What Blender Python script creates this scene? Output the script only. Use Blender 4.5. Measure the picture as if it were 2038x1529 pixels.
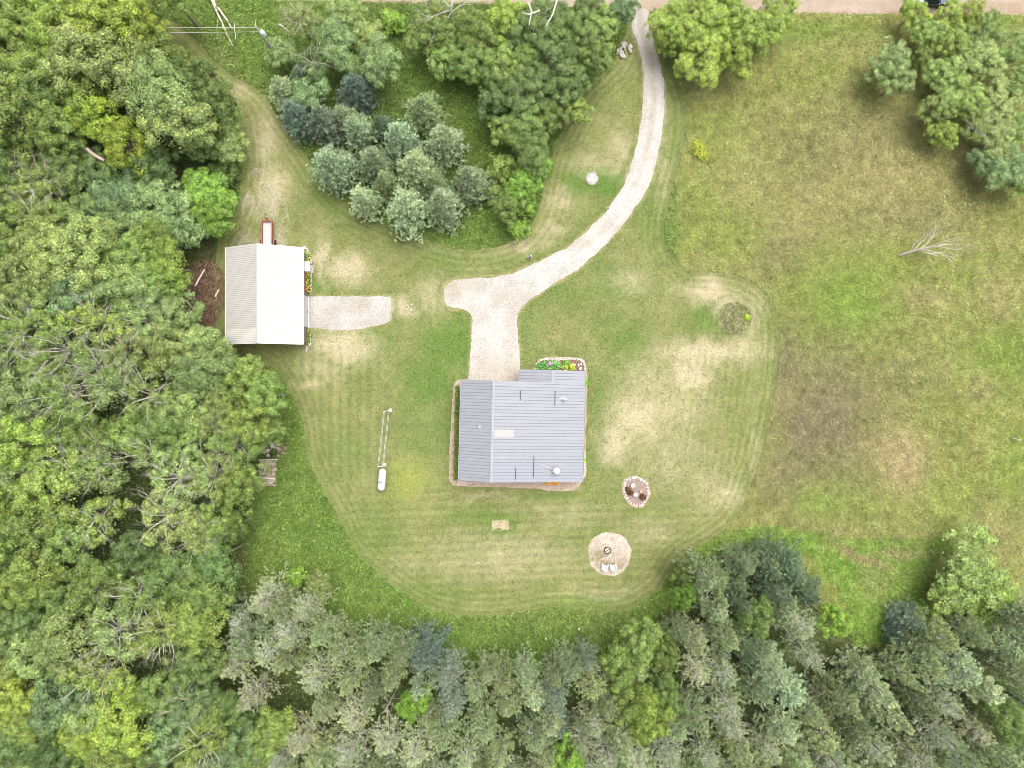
import bpy, bmesh, math, random
import numpy as np
from mathutils import Vector, Matrix, Euler
for o in list(bpy.data.objects): bpy.data.objects.remove(o, do_unlink=True)
SC = bpy.context.scene
COL = SC.collection
R = math.radians
# ------------------------------------------------------------------ camera, light
CH = 90.0            # camera height in metres
F = 1360.0           # focal length in pixels of the 2038 px wide photograph
cam = bpy.data.cameras.new('camera'); cam.sensor_width = 36; cam.sensor_fit = 'HORIZONTAL'
cam.lens = 36 * F / 2038; cam.clip_start = 1; cam.clip_end = 6000
camo = bpy.data.objects.new('camera', cam); COL.objects.link(camo)
camo.location = (0, 0, CH); camo.rotation_euler = (0, 0, 0); SC.camera = camo
SUN_EL, SUN_AZ = R(70), R(38)      # high soft light out of the photo's right (east)
W = bpy.data.worlds.new('World'); SC.world = W; W.use_nodes = True
wn = W.node_tree.nodes; wl = W.node_tree.links
for n in list(wn): wn.remove(n)
sky = wn.new('ShaderNodeTexSky'); sky.sky_type = 'NISHITA'; sky.sun_disc = False
sky.sun_elevation = SUN_EL; sky.sun_rotation = SUN_AZ; sky.dust_density = 4.0; sky.air_density = 1.0
hs = wn.new('ShaderNodeHueSaturation'); hs.inputs['Saturation'].default_value = 0.30
bg = wn.new('ShaderNodeBackground'); bg.inputs['Strength'].default_value = 0.085
wo = wn.new('ShaderNodeOutputWorld')
wl.new(sky.outputs[0], hs.inputs['Color']); wl.new(hs.outputs[0], bg.inputs[0]); wl.new(bg.outputs[0], wo.inputs[0])
sun = bpy.data.lights.new('sun', 'SUN'); sun.energy = 1.5; sun.angle = R(58); sun.color = (1.0, 0.955, 0.89)
suno = bpy.data.objects.new('sun', sun); COL.objects.link(suno)
sd = Vector((math.cos(SUN_EL) * math.sin(SUN_AZ), math.cos(SUN_EL) * math.cos(SUN_AZ), math.sin(SUN_EL)))
suno.rotation_euler = sd.to_track_quat('Z', 'Y').to_euler(); suno.location = (60, 30, 70)
SC.view_settings.view_transform = 'Standard'; SC.view_settings.look = 'None'
SC.view_settings.exposure = 1.6; SC.view_settings.gamma = 1
SC.cycles.filter_width = 0.8; SC.cycles.max_bounces = 5; SC.cycles.diffuse_bounces = 3; SC.cycles.glossy_bounces = 2
SC.cycles.transmission_bounces = 3; SC.cycles.transparent_max_bounces = 4

rng = np.random.default_rng(7)
rnd = random.Random(7)
def P(px, py, z=0.0):
    """a place in the photograph, at height z, as a point of the world"""
    k = (CH - z) / F
    return Vector(((px - 1019) * k, (764.5 - py) * k, z))
def toworld(pts, z=0.0): return [tuple(P(a, b, z)[:2]) for a, b in pts]
M1 = CH / F          # metres per photo pixel on the ground

# ------------------------------------------------------------------ naming
def tag(o, label=None, cat=None, group=None, kind=None):
    if label: o['label'] = label
    if cat: o['category'] = cat
    if group: o['group'] = group
    if kind: o['kind'] = kind
    return o
def empty(name, loc=(0, 0, 0), rz=0, parent=None):
    o = bpy.data.objects.new(name, None); o.empty_display_size = .3
    COL.objects.link(o); o.location = loc; o.rotation_euler = (0, 0, rz)
    if parent: o.parent = parent
    return o
def link(name, me, parent=None):
    o = bpy.data.objects.new(name, me); COL.objects.link(o)
    if parent: o.parent = parent
    return o

# ------------------------------------------------------------------ noise
def _h(ix, iy, s):
    v = np.sin(ix * 127.1 + iy * 311.7 + s * 74.7) * 43758.5453
    return v - np.floor(v)
def vnoise(x, y, s=0):
    ix, iy = np.floor(x), np.floor(y); fx, fy = x - ix, y - iy
    fx = fx * fx * (3 - 2 * fx); fy = fy * fy * (3 - 2 * fy)
    a = _h(ix, iy, s); b = _h(ix + 1, iy, s); c = _h(ix, iy + 1, s); d = _h(ix + 1, iy + 1, s)
    return (a * (1 - fx) + b * fx) * (1 - fy) + (c * (1 - fx) + d * fx) * fy
def fbm(x, y, s=0, o=4):
    t = 0; a = .5; n = 0
    for i in range(o):
        t = t + a * vnoise(x, y, s + i * 13); n += a; a *= .55; x = x * 2.03 + 17.3; y = y * 2.03 + 9.1
    return t / n
# ------------------------------------------------------------------ materials
def newmat(name):
    m = bpy.data.materials.new(name); m.use_nodes = True
    nt = m.node_tree
    for n in list(nt.nodes): nt.nodes.remove(n)
    out = nt.nodes.new('ShaderNodeOutputMaterial')
    b = nt.nodes.new('ShaderNodeBsdfPrincipled'); nt.links.new(b.outputs[0], out.inputs[0])
    return m, nt, b, out
def nd(nt, t, **kw):
    n = nt.nodes.new(t)
    for k, v in kw.items(): setattr(n, k, v)
    return n
def noise(nt, scale, detail=4, rough=.6, coord=None, vec=None):
    n = nd(nt, 'ShaderNodeTexNoise'); n.inputs['Scale'].default_value = scale
    n.inputs['Detail'].default_value = detail; n.inputs['Roughness'].default_value = rough
    if vec is None:
        tc = nd(nt, 'ShaderNodeTexCoord'); vec = tc.outputs[coord or 'Object']
    nt.links.new(vec, n.inputs['Vector']); return n
def ramp(nt, fac, stops):
    r = nd(nt, 'ShaderNodeValToRGB'); e = r.color_ramp.elements
    while len(e) < len(stops): e.new(.5)
    for k, (p, c) in enumerate(stops):
        e[k].position = p; e[k].color = (c[0], c[1], c[2], 1) if hasattr(c, '__len__') else (c, c, c, 1)
    nt.links.new(fac, r.inputs[0]); return r
def mixc(nt, a, b, fac, mode='MIX'):
    n = nd(nt, 'ShaderNodeMix', data_type='RGBA', blend_type=mode)
    for s, v in ((6, a), (7, b), (0, fac)):
        if hasattr(v, 'is_linked') or hasattr(v, 'links'): nt.links.new(v, n.inputs[s])
        elif hasattr(v, '__len__'): n.inputs[s].default_value = (v[0], v[1], v[2], 1)
        else: n.inputs[s].default_value = v
    return n.outputs[2]
def simple(name, c, rough=.7, var=.15, scale=3.0, metal=0, bump=0, bscale=20, spec=.3):
    m, nt, b, out = newmat(name)
    n = noise(nt, scale, 5, .65)
    r = ramp(nt, n.outputs[0], [(.3, [x * (1 - var) for x in c]), (.7, [min(1, x * (1 + var)) for x in c])])
    nt.links.new(r.outputs[0], b.inputs['Base Color'])
    b.inputs['Roughness'].default_value = rough; b.inputs['Metallic'].default_value = metal
    b.inputs['Specular IOR Level'].default_value = spec
    if bump:
        n2 = noise(nt, bscale, 4); bp = nd(nt, 'ShaderNodeBump'); bp.inputs['Strength'].default_value = bump
        bp.inputs['Distance'].default_value = .03
        nt.links.new(n2.outputs[0], bp.inputs['Height']); nt.links.new(bp.outputs[0], b.inputs['Normal'])
    return m
def ground_mat(name, g1, g2, lo=.6, hi=1.45, bump=.5, dist=.1, straw=None, s_amt=.3):
    """albedo comes per vertex ('tint'); fine grain is procedural"""
    m, nt, b, out = newmat(name)
    at = nd(nt, 'ShaderNodeAttribute', attribute_name='tint')
    na = noise(nt, g1, 3, .7); nb = noise(nt, g2, 4, .7)
    ra = ramp(nt, na.outputs[0], [(.3, lo), (.72, hi)])
    rb = ramp(nt, nb.outputs[0], [(.3, (lo + 1) / 2), (.7, (hi + 1) / 2)])
    c = mixc(nt, at.outputs['Color'], ra.outputs[0], 1.0, 'MULTIPLY')
    c = mixc(nt, c, rb.outputs[0], 1.0, 'MULTIPLY')
    if straw:
        nc = noise(nt, g1 * .8, 2, .6, vec=None)
        mp = nd(nt, 'ShaderNodeMapping'); tc = nd(nt, 'ShaderNodeTexCoord')
        mp.inputs['Location'].default_value = (31, 17, 5); nt.links.new(tc.outputs['Object'], mp.inputs[0]); nt.links.new(mp.outputs[0], nc.inputs['Vector'])
        rc = ramp(nt, nc.outputs[0], [(.5, 0), (.68, s_amt)])
        c = mixc(nt, c, straw, rc.outputs[0])
    nt.links.new(c, b.inputs['Base Color']); b.inputs['Roughness'].default_value = .9
    b.inputs['Specular IOR Level'].default_value = .15
    bp = nd(nt, 'ShaderNodeBump'); bp.inputs['Strength'].default_value = bump; bp.inputs['Distance'].default_value = dist
    nt.links.new(na.outputs[0], bp.inputs['Height']); nt.links.new(bp.outputs[0], b.inputs['Normal'])
    return m
def leaf_mat(name, c, spread=.3, hue=.03, trans=.3, use_tint=False, spec=.35, rough=.5, nz=(.9, .78, 1.25)):
    m, nt, b, out = newmat(name)
    geo = nd(nt, 'ShaderNodeNewGeometry'); oi = nd(nt, 'ShaderNodeObjectInfo')
    if use_tint:
        at = nd(nt, 'ShaderNodeAttribute', attribute_name='tint'); base = at.outputs['Color']
    else:
        base = mixc(nt, c, oi.outputs['Color'], 1.0, 'MULTIPLY')
    rv = ramp(nt, geo.outputs['Random Per Island'], [(0, 1 - spread), (1, 1 + spread)])
    col = mixc(nt, base, rv.outputs[0], 1.0, 'MULTIPLY')
    n = noise(nt, nz[0], 3, .6)
    rn = ramp(nt, n.outputs[0], [(.34, nz[1]), (.66, nz[2])])
    col = mixc(nt, col, rn.outputs[0], 1.0, 'MULTIPLY')
    h = nd(nt, 'ShaderNodeHueSaturation')
    mr = nd(nt, 'ShaderNodeMapRange'); wn_ = nd(nt, 'ShaderNodeTexWhiteNoise', noise_dimensions='1D')
    nt.links.new(geo.outputs['Random Per Island'], wn_.inputs['W'])
    nt.links.new(wn_.outputs['Value'], mr.inputs[0]); mr.inputs[3].default_value = .5 - hue; mr.inputs[4].default_value = .5 + hue
    nt.links.new(mr.outputs[0], h.inputs['Hue']); nt.links.new(col, h.inputs['Color'])
    b.inputs['Roughness'].default_value = rough; b.inputs['Specular IOR Level'].default_value = spec
    nt.links.new(h.outputs[0], b.inputs['Base Color'])
    if trans:
        tr = nd(nt, 'ShaderNodeBsdfTranslucent'); mx = nd(nt, 'ShaderNodeMixShader'); mx.inputs[0].default_value = trans
        nt.links.new(h.outputs[0], tr.inputs[0]); nt.links.new(b.outputs[0], mx.inputs[1]); nt.links.new(tr.outputs[0], mx.inputs[2])
        nt.links.new(mx.outputs[0], out.inputs[0])
    return m
MAT = {}
MAT['ground'] = ground_mat('ground', 5.0, 22.0, .62, 1.35, .5, .08)
MAT['lawn'] = ground_mat('lawn_grass', 4.0, 14.0, .74, 1.28, .35, .05, straw=(.34, .29, .155), s_amt=.16)
MAT['gravel'] = ground_mat('gravel', 5.0, 18.0, .72, 1.22, .5, .05)
MAT['leaf'] = leaf_mat('leaves', (.178, .228, .066), .55, .02, .28, nz=(1.1, .62, 1.45), spec=.5, rough=.42)
MAT['needle'] = leaf_mat('needles', (.225, .255, .145), .5, .02, .2, nz=(1.6, .72, 1.35), spec=.3)
MAT['herb'] = leaf_mat('herbage', (.1, .1, .1), .32, .022, .3, use_tint=True, spec=.2)
def bark(name, c):
    m, nt, b, out = newmat(name)
    n = noise(nt, 6, 6, .7); oi = nd(nt, 'ShaderNodeObjectInfo')
    r = ramp(nt, n.outputs[0], [(.3, [x * .55 for x in c]), (.7, [x * 1.25 for x in c])])
    nt.links.new(r.outputs[0], b.inputs['Base Color']); b.inputs['Roughness'].default_value = .9
    b.inputs['Specular IOR Level'].default_value = .1
    return m
MAT['bark'] = bark('bark', (.24, .21, .165)); MAT['deadwood'] = bark('weathered_dead_wood', (.52, .48, .43))
MAT['twig'] = bark('grey_twigs', (.48, .475, .40)); MAT['redtwig'] = bark('rusty_dead_twigs', (.36, .2, .12))

# ------------------------------------------------------------------ mesh helpers
def mesh_quads(name, V, mats, tint=None, k=4):
    """V: (n*k,3) corners, every k of them one face"""
    V = np.asarray(V, dtype=np.float32); n = len(V) // k
    me = bpy.data.meshes.new(name)
    me.vertices.add(len(V)); me.vertices.foreach_set('co', V.ravel())
    me.loops.add(len(V)); me.loops.foreach_set('vertex_index', np.arange(len(V), dtype=np.int32))
    me.polygons.add(n); me.polygons.foreach_set('loop_start', np.arange(0, len(V), k, dtype=np.int32))
    try: me.polygons.foreach_set('loop_total', np.full(n, k, dtype=np.int32))
    except Exception: pass
    me.update(calc_edges=True)
    if tint is not None:
        a = me.attributes.new('tint', 'FLOAT_COLOR', 'POINT')
        t = np.ones((len(V), 4), dtype=np.float32); t[:, :3] = np.repeat(tint, k, axis=0)
        a.data.foreach_set('color', t.ravel())
    me.materials.append(mats)
    return me
def unit(v): return v / np.maximum(1e-9, np.linalg.norm(v, axis=-1, keepdims=True))
def leaves(C, D, N, L, Wd, fold=.0):
    """rhombic leaf blades at C, long axis D, normal N"""
    D = unit(D); S = unit(np.cross(N, D)); L = np.asarray(L)[:, None]; Wd = np.asarray(Wd)[:, None]
    Nn = unit(np.cross(D, S))
    a = C - D * L * .5; c = C + D * L * .5 - Nn * L * fold
    b = C + S * Wd * .5 + D * L * .05; d = C - S * Wd * .5 + D * L * .05
    return np.stack([a, b, c, d], axis=1).reshape(-1, 3)
class MB:
    def __init__(s): s.v = []; s.f = []; s.mi = []; s.mats = []
    def _m(s, m):
        if m not in s.mats: s.mats.append(m)
        return s.mats.index(m)
    def add(s, vs, fs, m):
        k = len(s.v); s.v += [tuple(v) for v in vs]; i = s._m(m)
        for f in fs: s.f.append(tuple(k + j for j in f)); s.mi.append(i)
    def box(s, lo, hi, m, mat=None):
        x0, y0, z0 = lo; x1, y1, z1 = hi
        vs = [Vector(p) for p in ((x0,y0,z0),(x1,y0,z0),(x1,y1,z0),(x0,y1,z0),(x0,y0,z1),(x1,y0,z1),(x1,y1,z1),(x0,y1,z1))]
        if mat is not None: vs = [mat @ v for v in vs]
        s.add(vs, [(3,2,1,0),(4,5,6,7),(0,1,5,4),(1,2,6,5),(2,3,7,6),(3,0,4,7)], m)
    def cbox(s, c, d, m, mat=None, bev=0):
        lo = [c[i] - d[i] / 2 for i in range(3)]; hi = [c[i] + d[i] / 2 for i in range(3)]
        s.box(lo, hi, m, mat)
    def tube(s, pts, rad, m, n=6, cap=True):
        pts = [Vector(p) for p in pts]
        if not hasattr(rad, '__len__'): rad = [rad] * len(pts)
        rings = []; up = Vector((0, 0, 1))
        for i, p in enumerate(pts):
            d = (pts[min(i + 1, len(pts) - 1)] - pts[max(i - 1, 0)])
            if d.length < 1e-6: d = Vector((0, 0, 1))
            d.normalize(); a = d.cross(up if abs(d.z) < .95 else Vector((1, 0, 0))); a.normalize(); b = d.cross(a)
            rings.append([p + (a * math.cos(2 * math.pi * j / n) + b * math.sin(2 * math.pi * j / n)) * rad[i] for j in range(n)])
        vs = [v for r in rings for v in r]; fs = []
        for i in range(len(pts) - 1):
            for j in range(n):
                a = i * n + j; b = i * n + (j + 1) % n
                fs.append((a, b, b + n, a + n))
        if cap: fs.append(tuple(range(n - 1, -1, -1))); fs.append(tuple(range((len(pts) - 1) * n, len(pts) * n)))
        s.add(vs, fs, m)
    def lathe(s, prof, m, n=24, mat=None, c=(0, 0, 0)):
        vs = []; fs = []
        for r, z in prof:
            for j in range(n):
                t = 2 * math.pi * j / n; v = Vector((c[0] + r * math.cos(t), c[1] + r * math.sin(t), c[2] + z))
                vs.append(mat @ v if mat is not None else v)
        for i in range(len(prof) - 1):
            for j in range(n):
                a = i * n + j; b = i * n + (j + 1) % n; fs.append((a, b, b + n, a + n))
        if prof[0][0] > 1e-4: fs.append(tuple(range(n - 1, -1, -1)))
        if prof[-1][0] > 1e-4: fs.append(tuple(range((len(prof) - 1) * n, len(prof) * n)))
        s.add(vs, fs, m)
    def mesh(s, name, smooth=False):
        me = bpy.data.meshes.new(name); me.from_pydata(s.v, [], s.f)
        for m in s.mats: me.materials.append(m)
        me.polygons.foreach_set('material_index', s.mi)
        if smooth: me.polygons.foreach_set('use_smooth', [True] * len(me.polygons))
        me.update(); return me
    def obj(s, name, parent=None, smooth=False): return link(name, s.mesh(name, smooth), parent)
def bevel(o, w=.02, seg=2):
    b = o.modifiers.new('bevel', 'BEVEL'); b.width = w; b.segments = seg; b.limit_method = 'ANGLE'; return o

# ------------------------------------------------------------------ outlines (photo pixels, on the ground)
LAWN = [(300,-30),(330,25),(390,75),(430,120),(470,152),(505,170),(532,195),(562,245),(600,292),(650,372),(720,425),(800,457),(890,491),(960,496),
 (1020,482),(1060,445),(1078,400),(1085,350),(1100,300),(1130,235),(1165,175),(1195,150),(1225,120),(1248,60),(1250,20),(1300,20),(1312,45),(1325,95),(1340,140),
 (1357,180),(1368,220),(1365,270),(1355,320),(1340,370),(1326,430),(1322,482),(1340,512),(1370,537),(1420,538),(1470,545),(1512,568),(1540,602),
 (1551,640),(1553,690),(1545,770),(1530,850),(1510,930),(1490,980),(1468,1030),(1440,1060),(1400,1085),(1352,1112),(1330,1150),(1308,1182),
 (1250,1218),(1200,1222),(1150,1211),(1090,1211),(1040,1222),(960,1229),(900,1225),(850,1210),(790,1175),(740,1132),(700,1090),(680,1040),
 (650,990),(625,942),(608,900),(605,850),(588,800),(560,745),(520,712),(430,705),(425,480),(470,430),(480,360),(486,300),(474,235),(440,180),(385,140),(330,95),(285,35),(250,-30)]
DRIVE = [(1249,14),(1258,60),(1272,95),(1282,145),(1280,200),(1275,250),(1265,300),(1249,345),(1236,381),(1207,420),(1168,458),(1133,490),(1100,508),
 (1050,530),(1005,548),(960,553),(920,552),(892,560),(884,572),(882,598),(893,612),(933,618),(940,630),(940,655),(937,700),(933,748),(925,775),(1036,775),(1036,735),
 (1034,700),(1030,655),(1031,622),(1048,600),(1100,566),(1150,536),(1192,500),(1240,447),(1275,400),(1296,360),(1308,312),(1319,252),(1323,200),
 (1319,150),(1308,108),(1296,66),(1288,40),(1296,16)]
APRON = [(598,590),(640,588),(700,590),(772,588),(779,594),(779,628),(776,641),(745,649),(710,655),(660,656),(620,652),(598,653)]
ROAD = [(-1500,-40),(300,-6),(760,5),(1000,7),(1250,21),(1560,25),(1800,29),(2100,30),(3500,32),(3500,-58),(2100,-62),(1250,-66),(760,-80),(-1500,-130)]
TRACK = [(500,330),(535,340),(560,380),(578,440),(575,500),(470,500),(468,440),(492,380)]
FIRE = [(1213 + 43 * math.cos(t) * (1 + .05 * math.sin(3 * t)), 1104 - 45 * math.sin(t) * (1 + .04 * math.cos(2 * t + 1))) for t in [i * math.pi / 18 for i in range(36)]]
def ell(cx, cy, rx, ry, rot=0, n=28, wob=.04, s=0):
    o = []
    for i in range(n):
        t = 2 * math.pi * i / n; w = 1 + wob * math.sin(3 * t + s) + wob * .7 * math.sin(7 * t + 2 * s)
        x = rx * math.cos(t) * w; y = ry * math.sin(t) * w
        o.append((cx + x * math.cos(rot) - y * math.sin(rot), cy + x * math.sin(rot) + y * math.cos(rot)))
    return o
BED = ell(1266, 979, 24, 29, -.35, 28, .03, 2)
SKIRT = [(903,768),(908,756),(922,753),(1030,757),(1060,742),(1066,722),(1074,712),(1110,709),(1158,711),(1167,720),(1169,760),(1166,850),(1166,905),(1169,945),(1158,960),(1150,976),
 (1110,980),(1060,973),(960,971),(905,969),(893,958),(894,900),(897,850),(900,800)]
MOWN = [(1352,1112),(1400,1085),(1450,1060),(1520,1050),(1600,1062),(1700,1075),(1800,1078),(1880,1070),(1900,1095),(1850,1120),(1840,1180),(1800,1240),(1760,1290),(1700,1290),(1690,1220),(1660,1160),(1620,1110),(1560,1090),(1480,1090),(1400,1105),(1350,1140)]
def poly_sdf(x, y, poly):
    """positive inside"""
    p = np.asarray(poly, float); q = np.roll(p, -1, axis=0)
    best = np.full(x.shape, 1e18); inside = np.zeros(x.shape, bool)
    for (ax, ay), (bx, by) in zip(p, q):
        dx, dy = bx - ax, by - ay; t = np.clip(((x - ax) * dx + (y - ay) * dy) / (dx * dx + dy * dy + 1e-12), 0, 1)
        best = np.minimum(best, (x - ax - t * dx) ** 2 + (y - ay - t * dy) ** 2)
        c = ((ay > y) != (by > y)); xi = ax + (y - ay) / (by - ay + 1e-12) * dx
        inside ^= c & (x < xi)
    d = np.sqrt(best); return np.where(inside, d, -d)
def smooth_poly(poly, it=2):
    for _ in range(it):
        o = []
        for i in range(len(poly)):
            a = poly[i]; b = poly[(i + 1) % len(poly)]
            o += [(a[0] * .75 + b[0] * .25, a[1] * .75 + b[1] * .25), (a[0] * .25 + b[0] * .75, a[1] * .25 + b[1] * .75)]
        poly = o
    return poly
LAWN_S = smooth_poly(LAWN, 1)
def G(x, y, cx, cy, rx, ry, rot=0):
    c, s = math.cos(rot), math.sin(rot); dx, dy = x - cx, y - cy
    u = (dx * c + dy * s) / rx; v = (-dx * s + dy * c) / ry
    return np.exp(-(u * u + v * v) * .9)
def blobs(x, y, L, s=0, rag=.55):
    w1 = (fbm(x / 26, y / 26, s + 3) - .5) * 60 * rag; w2 = (fbm(x / 26, y / 26, s + 9) - .5) * 60 * rag
    t = np.zeros_like(x)
    for b in L:
        a = b[4] if len(b) > 4 else 1.0; ro = b[5] if len(b) > 5 else 0
        t = np.maximum(t, a * G(x + w1, y + w2, b[0], b[1], b[2], b[3], ro))
    return np.clip(t * (.72 + .56 * fbm(x / 9, y / 9, s + 21)), 0, 1)
DRY = [(692,535,38,30,1),(640,520,14,50,.8),(680,688,62,36,1),(645,735,45,25,.5),(1400,700,85,22,.95),(1375,745,40,40,.95),(1405,580,45,26,.95),(1440,600,40,25,.6),(1270,830,60,60,.85),
 (1225,885,38,42,.85),(1290,760,60,50,.5),(1350,810,60,50,.6),(1500,640,26,60,.4),(1470,700,60,30,.6),(1180,325,55,30,.4),(1110,400,40,28,.5),(1035,485,60,16,.7),(1100,455,30,18,.6),(1230,300,26,60,.5),
 (1000,1110,170,50,.42),(850,1120,80,30,.3),(1440,985,50,25,.55),(1410,970,40,50,.45),(1250,560,40,24,.5),(1340,900,80,80,.4),(860,590,30,40,.5),(800,610,30,18,.8),(545,370,35,40,.7),(530,280,30,60,.6),(480,180,20,20,.5),(610,770,30,14,.6),(1300,1060,60,30,.35),
 (700,1180,10,10,.1),(1320,300,12,120,.35),(1200,1180,90,20,.3),(1085,1010,60,14,.3),(960,990,60,8,.4),(1500,900,14,100,.3),(1150,1030,80,30,.3)]
LUSH = [(900,690,60,60,1),(865,760,60,55,.9),(880,850,35,70,.55),(1235,565,45,30,.6),(1208,362,36,22,1.8),(1145,362,24,20,1.3),(1178,350,26,16,1.2),(940,1035,60,12,.55),(830,830,40,80,.5),
 (740,690,40,40,.5),(1110,590,60,22,.5),(1050,660,24,60,.5),(930,1110,60,14,.35),(850,1180,100,18,.4),(700,900,40,60,.35),(1150,1200,90,14,.6),(1360,800,12,10,.6),(1195,840,26,110,.45),(1240,690,50,70,.45),
 (640,560,14,34,.8),(1430,640,50,14,.7),(1390,630,22,22,.7),(760,430,60,16,.4,.5),(650,400,70,12,.5,.7),(1300,440,30,70,.4),(1140,140,40,60,.5),(1340,250,16,100,.4),(730,1060,50,50,.4),(880,520,60,14,.5),(1000,520,60,8,.5),(998,1062,26,7,1),(998,1030,26,8,1),(976,1045,7,22,1),(1020,1045,7,20,.9),(1100,985,40,8,.5)]
LIME = [(815,958,34,40,.9,.6),(792,930,20,16,.6),(1130,1195,14,16,.5),(1370,795,10,9,.8)]
def lerp(a, b, t): return a * (1 - t[:, None]) + b * t[:, None]
C3 = lambda *c: np.array(c, float)[None, :]
def lawn_color(px, py):
    n = len(px); f = fbm(px / 60, py / 60, 1); g = fbm(px / 16, py / 16, 5)
    h_ = fbm(px / 5, py / 5, 15, 3)
    base = lerp(C3(.125,.152,.046).repeat(n, 0), C3(.178,.187,.072).repeat(n, 0), np.clip((f - .5) * 1.6 + .5 + (g - .5) * .9, 0, 1))
    base = base * (.76 + .22 * g + .28 * h_)[:, None]
    base = lerp(base, C3(.070,.140,.022).repeat(n, 0), np.clip(blobs(px, py, LUSH, 40) * 1.2, 0, 1) * .8)
    d = np.clip(blobs(px, py, DRY, 70) * 1.35 - .1 + 1.0 * (fbm(px / 8, py / 8, 73) - .5) * (.25 + blobs(px, py, DRY, 70)), 0, 1)
    base = lerp(base, C3(.40,.345,.225).repeat(n, 0), d * .78)
    base = lerp(base, C3(.22,.26,.05).repeat(n, 0), blobs(px, py, LIME, 11, .3) * .75)
    # mowing passes: straight ones, and laps that follow the edge
    sd = poly_sdf(px, py, LAWN_S)
    lap = np.sin(2 * np.pi * (sd + 3 * g) / 13.0) * np.exp(-np.clip(sd - 30, 0, 1e9) / 26)
    south = 1 / (1 + np.exp(-(py - 985) / 14)); west = (1 / (1 + np.exp((px - 760) / 30))) * (1 / (1 + np.exp(-(py - 690) / 20)))
    east = (1 / (1 + np.exp(-(px - 1330) / 30))) * (1 / (1 + np.exp(-(py - 600) / 30)))
    st = south * np.sin(2 * np.pi * (py + .04 * px + 4 * f) / 17) * .9 + west * (1 - south) * np.sin(2 * np.pi * (px + 5 * f) / 19) + east * (1 - south) * .7 * np.sin(2 * np.pi * (px + .13 * py) / 15)
    amp = (.14 * lap + .10 * st * (sd > 22)) * (.5 + g)
    base = base * (1 + amp)[:, None]
    edge = np.exp(-np.clip(sd, 0, 1e9) / 4.0)
    base = lerp(base, C3(.095,.125,.038).repeat(n, 0), edge * .45)
    near = (px > 870) & (px < 1340) & (py < 780)
    dd = np.full(n, -99.); dd[near] = poly_sdf(px[near], py[near], DRIVE); da = (px > 590) & (px < 800) & (py > 570) & (py < 675); dd[da] = np.maximum(dd[da], poly_sdf(px[da], py[da], APRON))
    rim = np.exp(-np.abs(dd + 1.5) / 2.0) * np.clip(fbm(px / 7, py / 7, 55) * 2.4 - .6, 0, 1)
    base = lerp(base, C3(.36,.27,.16).repeat(n, 0), rim * .8)
    gr = np.exp(-((dd + 8) / 5) ** 2) * np.clip(fbm(px / 20, py / 20, 56) * 2 - .5, 0, 1); base = lerp(base, C3(.07,.125,.025).repeat(n, 0), gr * .6)
    return base
FIELD_GREEN = [(1690,590,130,90,1),(1800,560,160,60,.6),(1700,640,100,40,.8),(1990,700,90,110,.9),(1950,560,70,60,.7),(2010,960,50,160,.8),(1640,1000,70,40,.8),(1560,1070,120,18,.9),(1750,1080,150,14,1),
 (1600,60,140,24,.9),(1990,45,60,14,1),(1620,130,90,60,.35),(1450,460,100,50,.6),(1750,1000,160,50,.5),(1660,1140,50,40,1),(1900,1000,120,80,.6),(1400,420,50,80,.5),(1690,1240,60,60,.9),(1870,1150,80,30,.7),(1420,260,50,60,.5),(1860,840,80,160,.35)]
FIELD_TAN = [(1800,920,50,62,1),(1770,890,40,30,.8),(1840,590,50,30,.6),(1980,590,40,60,.6),(1950,770,30,30,.5),(1680,1075,40,16,.8),(1800,1085,60,14,.7),(1720,1110,80,16,.9,.5),(1780,350,110,60,.4),(1600,430,100,60,.3),(1990,1060,50,60,.5),(1600,380,60,30,.4),(1920,300,60,30,.4)]
FIELD_BROWN = [(1640,830,120,170,1),(1560,720,60,100,.9),(1650,300,150,90,.35),(1760,240,100,50,.4),(1600,860,70,120,1),(1570,950,70,80,.8),(1760,760,120,80,.5),(1560,500,60,60,.6),(1800,430,120,40,.5)]
def region_weights(px, py):
    """forest floor / weeds / field"""
    field = 1 / (1 + np.exp(-(px - 1345 - (py > 1000) * 30) / 12)) * (1 / (1 + np.exp((py - (1090 + (px > 1560) * 220)) / 14)))
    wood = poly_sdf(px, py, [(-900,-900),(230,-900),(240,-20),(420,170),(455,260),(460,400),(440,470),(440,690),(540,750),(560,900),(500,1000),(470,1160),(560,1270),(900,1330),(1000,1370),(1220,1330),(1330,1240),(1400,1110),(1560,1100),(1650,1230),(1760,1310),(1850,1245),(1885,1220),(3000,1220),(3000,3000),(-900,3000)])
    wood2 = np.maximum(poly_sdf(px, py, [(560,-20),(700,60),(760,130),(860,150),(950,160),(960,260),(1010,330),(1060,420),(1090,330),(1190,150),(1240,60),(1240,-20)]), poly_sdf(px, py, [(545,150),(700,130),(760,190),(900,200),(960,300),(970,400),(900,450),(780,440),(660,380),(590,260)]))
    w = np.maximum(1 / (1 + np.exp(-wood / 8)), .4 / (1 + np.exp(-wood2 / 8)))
    return field, w
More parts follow.
